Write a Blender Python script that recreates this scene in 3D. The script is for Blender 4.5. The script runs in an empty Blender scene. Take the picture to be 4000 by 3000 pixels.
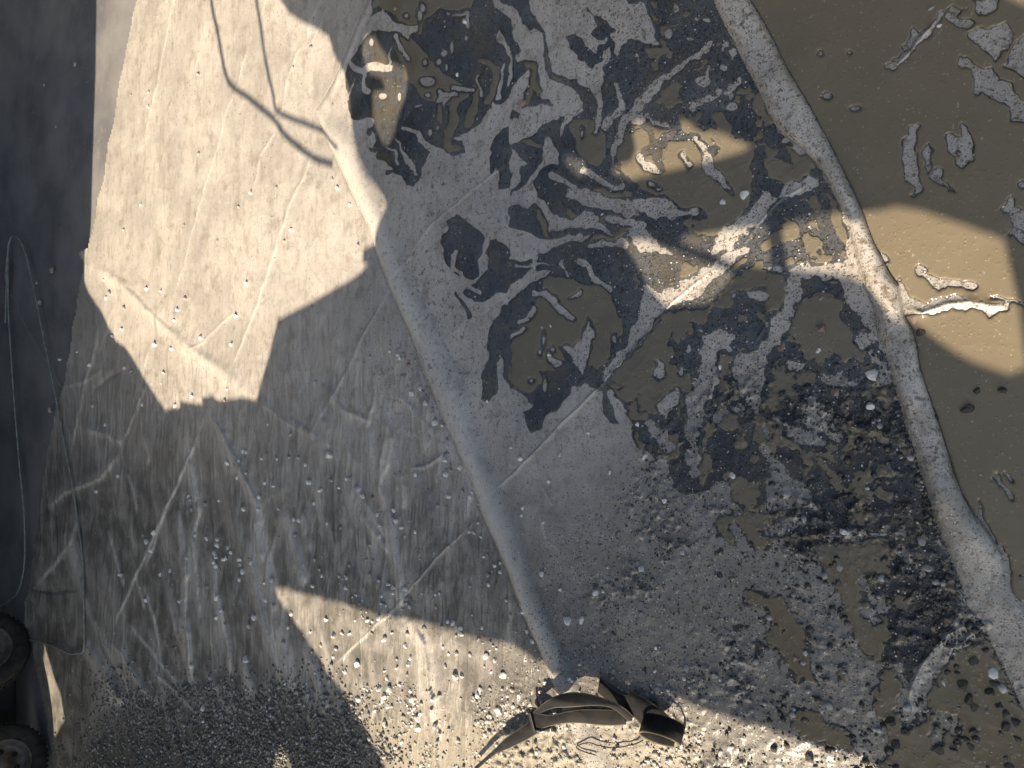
import bpy, math, random
import numpy as np
from mathutils import Vector, Matrix

# ------------------------------------------------------------------ camera, world, sun, exposure
scene = bpy.context.scene
CAM_H = 1.8; PITCH = 55.0; FPX = 2890.0
cam = bpy.data.cameras.new('camera'); cam_ob = bpy.data.objects.new('camera', cam)
scene.collection.objects.link(cam_ob); scene.camera = cam_ob
cam.sensor_width = 36.0; cam.lens = 36.0 * FPX / 4000.0
cam.clip_start = 0.02; cam.clip_end = 2000.0
RM = Matrix.Rotation(math.radians(90 - PITCH), 3, 'X') @ Matrix.Rotation(math.radians(-90), 3, 'Z')
cam_ob.location = (0, 0, CAM_H); cam_ob.rotation_euler = RM.to_euler()
RN = np.array(RM)

SUN_EL = math.radians(42.0)
SUN_AZ = (-1.0, -0.10)                     # horizontal direction towards the sun
_n = math.hypot(*SUN_AZ)
S = np.array([SUN_AZ[0] / _n * math.cos(SUN_EL), SUN_AZ[1] / _n * math.cos(SUN_EL), math.sin(SUN_EL)])
world = bpy.data.worlds.new('World'); scene.world = world; world.use_nodes = True
wn = world.node_tree
sky = wn.nodes.new('ShaderNodeTexSky'); sky.sky_type = 'NISHITA'; sky.sun_disc = False
sky.sun_elevation = SUN_EL; sky.sun_rotation = math.atan2(S[0], S[1])
sky.air_density = 1.0; sky.dust_density = 3.0; sky.ozone_density = 0.7
wb = wn.nodes.new('ShaderNodeMix'); wb.data_type = 'RGBA'; wb.blend_type = 'MULTIPLY'; wb.inputs[0].default_value = 1.0
wb.inputs[7].default_value = (.96, 1.0, .98, 1)      # hazy, slightly greenish daylight
wn.links.new(sky.outputs[0], wb.inputs[6]); wn.links.new(wb.outputs[2], wn.nodes['Background'].inputs[0])
wn.nodes['Background'].inputs[1].default_value = 0.083
sun = bpy.data.lights.new('sun', 'SUN'); sun.energy = 5.0; sun.angle = math.radians(0.38); sun.color = (1.0, 0.83, 0.63)
sun_ob = bpy.data.objects.new('sun', sun); scene.collection.objects.link(sun_ob)
sun_ob.rotation_euler = Vector(-S).to_track_quat('-Z', 'Y').to_euler(); sun_ob.location = (-4, 0, 5)
vs = scene.view_settings; vs.view_transform = 'Standard'; vs.look = 'None'; vs.gamma = 1.0
vs.use_curve_mapping = False; vs.exposure = 0.84

rng = np.random.default_rng(7); random.seed(7)
C = scene.collection

def unproj(px, py, z=0.0):
    px = np.asarray(px, float); py = np.asarray(py, float)
    u = (px - 2000.0) / FPX; v = (1500.0 - py) / FPX
    d = np.stack([u, v, -np.ones_like(u)], -1) @ RN.T
    t = (np.asarray(z) - CAM_H) / d[..., 2]
    p = d * t[..., None]; p[..., 2] += CAM_H
    return p

# ------------------------------------------------------------------ traced outlines (tile letter, then points read in that tile)
TO = dict(A=(0, 0), B=(1000, 0), C=(2000, 0), D=(3000, 0), E=(0, 1000), F=(1000, 1000), G=(2000, 1000), H=(3000, 1000),
          I=(0, 2000), J=(1000, 2000), K=(2000, 2000), L=(3000, 2000), P=None)
KT = 1000.0 / 1659.0
def pts(tile, s):
    a = np.array([[float(q) for q in w.split(',')] for w in s.split()])
    if tile != 'P': a = a * KT + np.array(TO[tile])
    return a

# --- grid of sample points on the site
STEP = 5.0
gx = np.arange(-320, 4421, STEP); gy = np.arange(-320, 3321, STEP)
PX, PY = np.meshgrid(gx, gy); NY, NX = PX.shape
G0 = unproj(PX, PY, 0.0); WX, WY = G0[..., 0], G0[..., 1]

_tabs = {}
def vnoise(x, y, scale, seed=0):
    if seed not in _tabs: _tabs[seed] = np.random.default_rng(100 + seed).random((256, 256))
    T = _tabs[seed]; x = x * scale + 91.7 + seed * 3.1; y = y * scale + 47.3
    xi = np.floor(x).astype(int); yi = np.floor(y).astype(int); fx = x - xi; fy = y - yi
    fx = fx * fx * fx * (fx * (fx * 6 - 15) + 10); fy = fy * fy * fy * (fy * (fy * 6 - 15) + 10)
    a = T[xi % 256, yi % 256]; b = T[(xi + 1) % 256, yi % 256]; c = T[xi % 256, (yi + 1) % 256]; d = T[(xi + 1) % 256, (yi + 1) % 256]
    return (a * (1 - fx) + b * fx) * (1 - fy) + (c * (1 - fx) + d * fx) * fy - 0.5
def fbm(x, y, scale, octv=4, seed=0, gain=0.5):
    r = 0; a = 1.0
    for i in range(octv):
        c, s = math.cos(0.6 * i), math.sin(0.6 * i)
        r = r + a * vnoise(x * c - y * s, x * s + y * c, scale * 2 ** i, seed + i); a *= gain
    return r
def sstep(a, b, x):
    t = np.clip((x - a) / (b - a), 0, 1); return t * t * (3 - 2 * t)

# wobble makes traced edges organic
WOBX = 22 * fbm(PX, PY, 1 / 55., 3, 3); WOBY = 22 * fbm(PX, PY, 1 / 55., 3, 9)
QX = PX + WOBX; QY = PY + WOBY

def box(p, pad):
    i0 = max(int((p[:, 1].min() - pad - gy[0]) / STEP), 0); i1 = min(int((p[:, 1].max() + pad - gy[0]) / STEP) + 2, NY)
    j0 = max(int((p[:, 0].min() - pad - gx[0]) / STEP), 0); j1 = min(int((p[:, 0].max() + pad - gx[0]) / STEP) + 2, NX)
    return slice(i0, max(i1, i0)), slice(j0, max(j1, j0))
def segdist(X, Y, a, b):
    dx, dy = b - a; L = dx * dx + dy * dy + 1e-9
    t = np.clip(((X - a[0]) * dx + (Y - a[1]) * dy) / L, 0, 1)
    return np.hypot(X - a[0] - t * dx, Y - a[1] - t * dy), t
def sdf_poly(X, Y, p):
    d = np.full(X.shape, 1e9); ins = np.zeros(X.shape, bool); n = len(p)
    for i in range(n):
        a, b = p[i], p[(i + 1) % n]
        d = np.minimum(d, segdist(X, Y, a, b)[0])
        if a[1] != b[1]:
            c = ((a[1] > Y) != (b[1] > Y)) & (X < (b[0] - a[0]) * (Y - a[1]) / (b[1] - a[1]) + a[0]); ins ^= c
    return np.where(ins, d, -d)
def sdf_stroke(X, Y, p, w0, w1):
    n = len(p) - 1; r = np.full(X.shape, -1e9)
    for i in range(n):
        d, t = segdist(X, Y, p[i], p[i + 1]); w = w0 + (w1 - w0) * (i + t) / n
        r = np.maximum(r, w / 2 - d)
    return r
def apply_ops(F, text, wob=True):
    for line in text.strip().splitlines():
        f = line.split()
        if not f: continue
        tile, op, kind = f[0], f[1], f[2]
        k = 1.0 if tile == 'P' else KT
        if kind == 'p': p = pts(tile, ' '.join(f[3:]))
        elif kind == 's': w0, w1 = [float(q) * k for q in f[3].split(',')]; p = pts(tile, ' '.join(f[4:]))
        else:
            v = [[float(q) for q in w.split(',')] for w in f[3:]]
        if kind == 'e':
            for x, y, rx, ry in v:
                c = np.array([x, y]) * k + (np.array(TO[tile]) if tile != 'P' else 0); rx *= k; ry *= k
                sl = box(np.array([c]), max(rx, ry) + 50); X = PX[sl] + .35 * WOBX[sl]; Y = PY[sl] + .35 * WOBY[sl]
                d = (1 - np.hypot((X - c[0]) / rx, (Y - c[1]) / ry)) * min(rx, ry)
                F[sl] = np.maximum(F[sl], d) if op == '+' else np.minimum(F[sl], -d)
            continue
        sl = box(p, 60)
        X, Y = (QX[sl], QY[sl]) if wob else (PX[sl], PY[sl])
        d = sdf_poly(X, Y, p) if kind == 'p' else sdf_stroke(X, Y, p, w0, w1)
        F[sl] = np.maximum(F[sl], d) if op == '+' else np.minimum(F[sl], -d)
    return F

WET = """
B + p 735,-300 745,60 720,120 690,260 650,320 625,370 600,420 580,500 600,590 585,680 610,770 640,780 740,770 760,790 750,820 710,840 700,860 720,880 740,850 765,900 760,960 720,965 730,990 770,1000 790,970 785,1020 830,1060 905,1105 850,1115 850,1135 890,1130 940,1160 975,1195 1030,1200 1070,1170 1100,1080 1130,1000 1200,990 1280,1010 1340,985 1330,930 1290,910 1400,840 1460,800 1500,730 1540,650 1580,690 1659,600 1659,-300
B - p 660,300 690,200 640,140 700,120 790,65 830,70 870,130 960,165 1045,175 1040,200 1000,215 985,260 955,255 940,215 890,200 800,185 740,200 700,250 680,300
B - p 600,395 700,420 780,400 880,430 875,460 780,465 700,470 620,440
B - e 748,275,15,25 820,620,26,20 930,630,12,25 1080,45,15,25 1060,100,14,35 970,100,12,12 1245,88,11,10 1360,245,10,16 1265,310,10,45 1215,350,18,22 1185,405,20,18 1098,400,14,16 1237,440,8,22 1110,525,50,30 1115,613,15,13 1130,865,12,25 1180,830,7,18
B - s 20,24 900,235 915,290 950,340 975,395
B - s 8,20 875,310 862,370 860,410
B - s 18,34 715,470 705,560 740,600
B - s 6,16 640,500 620,570 600,640
B - s 12,12 1025,690 1065,690
B - s 18,26 1290,98 1370,98 1380,180
B - s 22,26 1270,565 1400,570
B - s 16,20 1450,490 1460,610
B - p 1190,580 1290,590 1290,610 1250,620 1230,690 1215,650 1180,665
B - s 14,26 1590,410 1580,520 1560,630
B - s 26,44 960,850 1050,870 1080,930 1150,985 1200,1000
B - s 10,44 905,900 940,980 980,1040 1000,1080
B - s 44,10 980,1040 1050,1130
B - s 12,20 840,955 890,990 920,1055
B - s 30,60 1520,-20 1580,40 1659,90
B - p 1570,210 1600,240 1640,330 1670,480 1640,520 1620,570 1615,530 1630,400 1600,300 1565,280
B + p 1520,940 1570,870 1680,790 1680,1230 1570,1240 1590,1100 1580,1060 1530,1130 1510,1020
B + p 1195,1500 1240,1480 1240,1430 1290,1410 1285,1385 1340,1430 1420,1490 1480,1560 1480,1620 1440,1680 1440,1800 1280,1780 1240,1700 1195,1560
B + p 1520,1560 1570,1535 1620,1580 1680,1700 1700,1900 1560,1900 1480,1950 1400,1960 1360,1890 1500,1750
F - s 22,30 1300,-10 1280,90 1320,110 1370,190 1445,245
F + s 20,30 1310,250 1340,310 1370,400
F + p 1670,290 1620,320 1560,400 1520,500 1500,600 1480,720 1460,830 1440,940 1500,955 1560,900 1570,850 1545,680 1580,640 1610,760 1670,860
C + p -10,-300 1350,-300 1420,120 1520,320 1620,520 1700,700 1740,900 1900,1000 2000,1260 2120,1500 2200,1700 1500,1750 900,1700 -10,1700
C - p -10,40 110,190 150,160 190,200 210,300 215,440 240,500 300,510 390,550 420,600 455,720 420,750 390,760 380,800 340,830 335,895 315,850 330,760 200,780 140,850 60,910 -10,930 -10,780 60,770 70,740 -10,720 -10,570 60,490 100,455 125,480 110,540 60,620 55,680 70,710 190,690 270,680 240,660 190,655 170,610 200,600 190,520 150,390 90,390 30,420 30,370 60,320 30,280 -10,150
C - p 150,-300 700,-300 740,20 860,10 890,110 940,290 860,280 800,240 750,225 710,270 685,370 655,300 640,210 690,190 600,120 500,70 480,80 545,150 535,220 560,270 615,240 600,280 560,310 545,360 500,310 430,240 370,230 335,250 360,310 400,360 480,400 530,445 570,400 600,340 625,320 640,360 610,400 580,490 580,600 590,680 570,800 550,860 530,850 540,720 530,620 470,550 420,500 340,480 260,450 240,300 215,200 180,120 120,60
C + p 360,240 430,250 500,330 545,370 530,440 480,400 400,350
C + p 480,70 600,130 690,190 640,210 560,190
C - s 28,45 670,520 690,600 700,660 670,740 590,820
C - s 60,22 740,760 690,860 660,960 645,1080
C - s 22,70 1280,265 1200,360 1050,470 930,560 850,640 780,720
C - p 1290,420 1300,460 1270,530 1240,570 1210,550 1165,520 1200,500 1240,480
C - s 14,26 1380,280 1360,340 1335,345
C - s 50,22 1325,605 1260,640 1180,670 1120,710
C - s 16,24 1475,500 1410,580
C - s 14,20 815,340 830,395
C - e 1385,610,22,18 1373,443,20,14 1437,350,14,20 1155,255,14,10 1240,130,30,13 1430,700,30,20 1240,300,8,8 455,860,9,25 1060,50,9,14 1190,20,10,18 820,780,50,30
C - s 30,30 880,760 960,820 1000,810
C - p -10,960 40,1000 80,1060 60,1080 40,1050 40,1180 -10,1280
C - p 230,870 270,930 310,1020 300,1060 220,1060 170,1110 140,1190 170,1270 230,1350 290,1400 420,1410 460,1360 540,1370 560,1430 660,1510 600,1500 520,1480 400,1470 300,1480 250,1490 210,1400 150,1330 90,1360 30,1340 -10,1350 -10,1290 60,1220 130,1130 200,1020
C - p 350,1230 440,1220 550,1250 680,1290 770,1300 900,1270 980,1275 1050,1320 1130,1360 1240,1370 1245,1400 1150,1400 1050,1420 900,1400 830,1380 750,1400 650,1370 540,1340 420,1300 340,1290
C - s 60,30 270,1140 330,1170 430,1210
C - s 55,22 475,1100 560,1150 650,1200 715,1220
C - s 44,50 640,1415 750,1435 840,1450
C - p 810,1430 880,1480 940,1560 960,1600 1100,1659 850,1659 760,1540 780,1470
C - p -10,1480 60,1500 130,1520 250,1540 370,1530 500,1515 510,1535 420,1560 300,1600 170,1659 -10,1680
C - s 26,44 510,1590 600,1570 720,1585
C - s 40,30 835,1030 870,1080 940,1120
C - s 24,30 1100,1020 1150,1085
C - s 46,60 1200,900 1260,1000 1290,1100
C - s 50,18 1290,1100 1360,1180 1430,1250
C - s 20,20 890,1185 940,1210
C - s 100,100 1700,1290 1580,1400 1450,1500 1350,1620
G + p -10,60 180,60 700,-20 1659,-30 1659,900 1659,1700 1500,1640 1420,1590 1380,1500 1310,1460 1280,1520 1200,1550 1120,1530 1050,1480 1000,1400 920,1320 830,1270 780,1190 760,1110 660,1070 600,1010 560,930 575,870 480,820 440,850 400,820 380,880 330,970 250,1030 200,1110 140,1140 90,1080 70,1010 130,960 60,880 -10,850
G - p -10,170 80,140 150,60 165,-60 195,-60 165,100 260,100 240,130 150,170 60,230 -10,290
G - s 22,20 330,40 360,140
G - s 22,34 445,45 520,120 630,225
G - s 34,30 130,240 210,230 290,310 380,400
G - s 22,18 385,260 440,215
G - s 30,26 130,340 90,400 40,430
G - s 26,18 75,480 0,530
G - p 485,390 525,480 510,550 490,640 445,765 420,720 370,640 330,590 335,570 400,600 440,560 470,480
G - p 840,190 900,250 1000,350 1200,250 1330,120 1480,20 1560,-40 1400,-40 1250,60 1100,170 980,250 880,180
G - p 840,190 900,250 990,360 940,410 890,500 830,560 750,640 700,710 600,830 575,800 690,640 760,560 790,470 830,330
G - e 240,650,14,30 265,600,10,14 205,545,8,30 180,625,9,14 125,810,12,10 660,535,14,22 210,840,12,40
G - s 24,50 240,660 280,700
G - s 50,80 640,910 700,1000 740,1080
G - s 50,70 880,1080 930,1150 1000,1230
G - s 24,36 940,1310 1000,1390
G - p 1220,500 1310,480 1440,540 1430,580 1390,620 1340,610 1330,720 1310,800 1320,870 1260,950 1230,1020 1200,1150 1190,1220 1210,1300 1210,1400 1160,1430 1140,1350 1150,1250 1130,1130 1120,1020 1150,920 1190,820 1210,700 1230,600
G - p 1400,720 1440,650 1520,620 1680,600 1680,900 1600,990 1540,960 1460,850 1420,790
G - e 1450,985,42,34 1100,740,12,20 1150,580,12,24 1320,1060,18,18
G - s 20,14 1430,265 1490,275
G - s 40,30 1550,255 1659,275
G - s 14,80 930,690 960,760
G - s 60,50 990,1000 1080,880
H - s 100,60 180,130 170,220 130,340 70,480 -10,600
H - s 26,30 130,680 210,715
H - s 22,18 365,795 450,805 550,832
H - p 560,530 620,520 660,570 600,600 560,580
H - s 40,50 680,620 740,720 730,810
H - p 250,930 330,960 400,1020 430,1090 490,1180 470,1220 400,1180 330,1130 260,1130 240,1060 270,1000
H - s 26,44 50,1055 130,1110 230,1170 340,1210
H - s 60,100 -10,1260 60,1330 160,1420
H - s 20,30 330,100 400,200
H - s 50,40 530,1010 600,1060
H - s 60,60 600,1400 680,1440
H + p -20,850 -20,1270 100,1360 250,1500 300,1659 1100,1680 1040,1480 900,1080 790,660 500,300 480,150 -20,100
H - s 100,60 180,130 170,220 130,340 70,480 -10,600
H - s 22,18 365,795 450,805 550,832
H - p 250,930 330,960 400,1020 430,1090 490,1180 470,1220 400,1180 330,1130 260,1130 240,1060 270,1000
H - s 26,44 50,1055 130,1110 230,1170 340,1210
H - s 26,30 130,680 210,715
H - s 40,50 680,620 740,720 730,810
H - p 560,530 620,520 660,570 600,600 560,580
D + p -10,720 60,850 140,1010 240,1000 300,1000 360,1120 430,1260 470,1370 520,1540 540,1700 -10,1700
D - s 44,70 -10,1350 60,1290 160,1220 280,1180
K + p 1290,60 1340,20 1500,-30 1700,-30 1700,280 1600,240 1500,160 1420,90 1400,90 1440,180 1480,240 1400,210 1340,150
K + p 1440,490 1600,490 1700,520 1700,700 1600,610 1520,600
K + p 1300,270 1350,230 1370,260 1330,310
K + e 1160,385,22,12 1350,415,16,24 1430,430,30,18 1580,670,26,36 1480,750,40,18 1600,900,40,60 1390,700,16,16 1440,850,24,12 1300,770,14,14 1180,630,12,16
L + p -20,-30 1050,-30 1100,150 1230,420 1270,620 1180,760 1080,870 960,1000 900,1150 860,1000 760,990 690,1000 600,880 520,740 460,610 420,500 360,430 320,330 200,300 160,230 -20,180
L - s 40,60 160,250 130,330 30,280
L - s 50,60 20,140 120,90 250,60
L - s 30,16 350,165 600,150 900,125
L - s 50,30 860,260 1000,400
L - s 40,70 620,470 660,560 740,590
L - s 40,30 660,650 690,720
L + p -20,560 90,560 170,640 240,750 280,900 310,1060 380,1120 340,1150 250,1130 180,1090 100,980 30,870 -20,850
L + p 740,1000 830,1000 860,1080 860,1200 850,1290 900,1380 980,1350 1020,1250 1050,1130 1130,970 1200,880 1400,830 1460,900 1530,1020 1600,1180 1700,1350 1900,1800 1900,2300 900,2300 700,1700 760,1580 740,1400 680,1300 660,1170 720,1060
L - p 1060,1500 1065,1420 1100,1370 1150,1370 1130,1320 1180,1290 1230,1330 1245,1410 1200,1400 1150,1420 1110,1480
L + e 480,1050,40,80 250,1330,120,60 420,1400,60,30 300,1430,120,60 590,1220,30,10 60,1000,20,30 60,1230,20,15
L + p 100,1300 340,1290 420,1380 520,1400 560,1500 640,1600 500,1560 300,1500 140,1420
L + p 700,1640 760,1590 950,1700 900,1900 780,1800
"""
# the pond beyond the rolled edge
POND = """
P + p 2700,-330 4440,-330 4440,2420 4180,2400 4080,2370 3950,2350 3850,2300 3600,1800 3300,1000 2900,300
D - s 34,26 1135,95 990,250 880,380 800,440
D - p 960,190 980,220 960,270 900,330 880,300 930,240
D - s 24,34 760,440 830,410
D - p 1170,80 1200,50 1270,50 1230,100 1320,150 1280,175 1210,150 1160,120
D - p 1340,20 1480,-10 1490,30 1400,90 1360,110 1330,60
D - p 1300,220 1360,190 1480,180 1560,160 1590,220 1560,290 1500,330 1480,400 1400,340 1360,290 1310,260
D - p 1600,280 1700,220 1700,530 1600,480 1540,420 1560,350
D - p 1240,380 1300,390 1380,430 1450,450 1500,510 1560,530 1600,600 1680,680 1680,780 1570,780 1590,690 1530,660 1440,630 1400,570 1340,600 1350,510 1310,440 1240,400
D - p 910,830 980,800 970,870 950,930 970,1000 965,1100 1000,1210 980,1260 930,1270 950,1210 920,1170 890,1150 870,1020 870,950 930,880
D - p 1030,950 1060,940 1080,970 1050,1050 1060,1090 1040,1120 1010,1080 1030,1040 1020,980
D - p 1060,1150 1090,1100 1120,1100 1130,1160 1190,1250 1100,1190
D - p 1160,890 1190,880 1260,880 1260,810 1300,840 1330,900 1330,1030 1240,1075 1200,1050 1210,1010 1170,960
D + e 1240,985,20,22
D - p 1520,1350 1590,1280 1610,1300 1590,1350 1680,1370 1680,1520 1600,1480 1560,1390
D - p 1590,1480 1680,1540 1680,1590 1570,1520
D - e 380,625,26,15 570,700,28,13 340,345,12,14 525,343,12,10 745,1675,30,22 1650,1200,20,20
H - s 30,54 970,80 1010,100
H - s 26,50 1000,110 1060,155 1110,190
H - s 44,50 1150,190 1250,180 1340,210
H - s 14,10 1450,260 1540,275 1680,320
H - p 860,150 940,270 1050,310 1130,280 1210,262 1330,300 1450,320 1540,290 1570,310 1530,350 1450,375 1330,350 1200,345 1100,370 1000,392 870,390 820,250
H - s 16,26 1470,1410 1500,1490 1570,1560
H - s 16,22 1530,1420 1580,1470
L - p 1380,-60 1440,130 1530,270 1560,290 1560,540 1540,590 1700,620 1800,1500 1500,1000 1300,500
"""
MUD = """
B + p 750,-300 1500,-300 1400,60 1200,60 1100,120 1060,230 950,150 880,100 800,30 750,50
B + p 950,190 1100,330 1200,480 1400,560 1300,700 1100,650 1000,520 940,420 890,300
B + s 30,30 1210,670 1200,800
B + s 60,60 1290,640 1280,800 1240,960
B + s 50,60 1420,560 1430,700 1370,800
B + s 36,60 1450,400 1560,440 1520,640
B + s 16,40 1180,990 1300,960
C + s 40,50 215,180 235,300 260,440 310,490
C + s 60,60 120,430 150,560 200,640
C + p 350,780 520,780 600,850 600,1000 560,1080 450,1020 400,900
C + p 700,850 790,880 800,1040 700,1050 640,1000
C + p 700,1100 780,900 850,820 1100,860 1300,850 1600,940 1560,1050 1540,1300 1480,1420 1400,1520 1200,1540 1180,1450 1250,1400 1240,1350 1100,1330 1000,1260 900,1240 780,1190
C - s 60,90 850,1000 1000,900 1160,860 1300,950
C - s 50,60 870,830 950,1000 960,1100
C + s 70,60 1340,740 1390,820 1340,900
C + s 50,40 110,480 60,860
C + s 40,40 30,860 120,930 200,960
C + s 50,40 560,1240 700,1250 760,1250
C + s 30,40 360,1380 480,1440 620,1410
C + s 30,30 160,1340 230,1500
C + s 40,60 520,1560 700,1520 800,1460
G + p 0,-30 30,20 0,60 -30,30
G + p 230,130 450,180 560,180 640,260 680,330 700,400 730,430 700,520 640,560 620,700 560,740 500,700 480,640 520,440 490,380 440,560 390,590 300,560 330,660 300,740 180,760 190,840 100,880 -10,820 -10,560 80,500 40,420 130,330
G + p 1080,370 1250,340 1340,280 1440,150 1500,90 1700,90 1700,200 1450,230 1400,330 1290,330 1260,440 1130,420 1140,470 1080,560 1040,470 1000,600 1000,700 1150,760 1180,880 1000,840 900,900 780,860 640,820 700,720 850,580 960,440
G + p 970,1170 1090,1160 1080,1300 1010,1350 930,1280
G + p 1350,920 1460,940 1500,1050 1460,1160 1360,1130 1280,1080 1240,1150 1230,1280 1300,1300 1290,1420 1230,1500 1210,1400
G + p 1530,1000 1700,1060 1700,1280 1590,1180
G + p 760,1000 880,1010 880,1050 770,1040
G + p 1370,620 1460,640 1420,700 1380,800 1440,860 1400,900 1340,860
G + p 1400,1400 1560,1470 1600,1580 1500,1650 1400,1600
H + p 30,120 90,110 120,200 90,340 40,330 -20,380 -20,140
H + p 80,480 120,380 300,230 420,260 480,330 460,400 650,620 620,680 560,650 480,700 420,620 330,700 250,590 180,540
H + p 20,740 100,720 200,760 300,720 350,800 330,850 200,860 100,850 70,960 30,1030 -20,1000
H + p -20,1130 100,1180 260,1240 330,1260 500,1280 480,1330 300,1290 100,1240 -20,1210
H + s 50,30 600,900 700,940 800,900
H + s 50,60 300,1320 420,1450 600,1530 800,1560
H + s 40,60 500,1100 620,1160 760,1180
D + p 60,850 130,760 240,760 320,900 340,1060 250,1130 120,1200 0,1130 -20,1030 60,1020 180,1060 100,940
D + p 400,1260 470,1380 530,1550 510,1620 440,1500
D + s 90,50 150,1480 60,1540 -10,1600
K + p 1240,20 1700,-60 1700,700 1400,660 1280,300
L + p 300,190 550,170 740,170 820,220 830,290 780,420 650,440 600,470 650,560 650,640 700,720 780,770 790,850 740,920 760,1000 690,1000 600,880 520,740 460,610 420,500 360,430 320,330
L + p -30,540 90,540 170,640 240,750 280,900 310,1060 380,1120 340,1150 250,1130 180,1090 100,980 30,870 -30,860
L + p 720,980 860,980 900,1380 980,1400 1020,1250 1050,1130 1130,970 1200,860 1400,810 1500,900 1600,1100 1900,1500 1900,2300 600,2300 700,1500 640,1150
L + s 60,30 60,180 200,170 340,160
L + s 60,40 420,1090 480,980 500,1120
L + p 100,1290 340,1280 560,1480 640,1600 500,1570 300,1500 140,1430
"""
wet = apply_ops(np.full(PX.shape, -200.0), WET)
mud = apply_ops(np.full(PX.shape, -200.0), MUD)
pond = apply_ops(np.full(PX.shape, -200.0), POND)

def curve_x(s, X=None):
    a = np.array([[float(q) for q in w.split(',')] for w in s.split()]); o = np.argsort(a[:, 1])
    return np.interp(PY if X is None else X, a[o, 1], a[o, 0])
L1s = '1600,-320 1440,0 1395,100 1330,270 1300,330 1270,385 1236,434 1283,555 1325,645 1392,784 1434,874 1470,985 1518,1120 1603,1301 1663,1476 1723,1621 1772,1723 1832,1862 1880,2000 1940,2139 2000,2283 2036,2386 2102,2530 2169,2711 2250,2900 2300,3020 2420,3320'
R1s = '1640,-320 1470,0 1420,100 1350,270 1325,330 1310,385 1330,420 1372,500 1422,633 1500,814 1573,1000 1627,1139 1693,1253 1772,1422 1808,1512 1862,1651 1892,1784 1950,1904 2036,2090 2120,2362 2199,2542 2259,2663 2340,2850 2420,3020 2560,3320'
L2s = '2690,-320 2790,0 2844,115 2904,235 2964,356 3000,434 3055,520 3130,575 3185,630 3223,680 3265,765 3295,826 3325,920 3345,1000 3362,1060 3386,1133 3416,1199 3434,1301 3470,1410 3500,1512 3530,1633 3560,1723 3590,1814 3620,1904 3645,2000 3681,2090 3717,2181 3747,2253 3777,2362 3844,2434 3874,2512 3922,2603 3964,2693 4000,2771 4100,3000 4250,3320'
R2s = '2800,-320 2928,0 3000,120 3096,307 3163,422 3223,530 3271,627 3325,735 3368,832 3410,940 3440,1000 3476,1066 3512,1120 3530,1232 3560,1289 3579,1362 3597,1452 3621,1524 3651,1615 3687,1723 3723,1844 3759,1928 3796,2000 3844,2060 3916,2169 3916,2240 3960,2320 4080,2460 4200,2700 4330,3000 4420,3320'
wob1 = 5 * fbm(PX, PY, 1 / 90., 3, 21)
x1l = curve_x(L1s) + wob1; x1r = curve_x(R1s); x2l = curve_x(L2s) + wob1; x2r = curve_x(R2s) + 0.8 * wob1
EDs = '560,-320 537,0 512,108 482,253 464,361 446,482 422,566 416,627 392,765 368,873 350,970 312,990 330,1020 320,1102 301,1199 286,1265 283,1337 265,1433 247,1512 235,1542 223,1602 205,1700 181,1813 151,2000 139,2120 114,2300 97,2361 100,2422 120,2510 140,2600 180,2800 210,3000 240,3320'
xed = curve_x(EDs) + 1.6 * wob1

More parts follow.
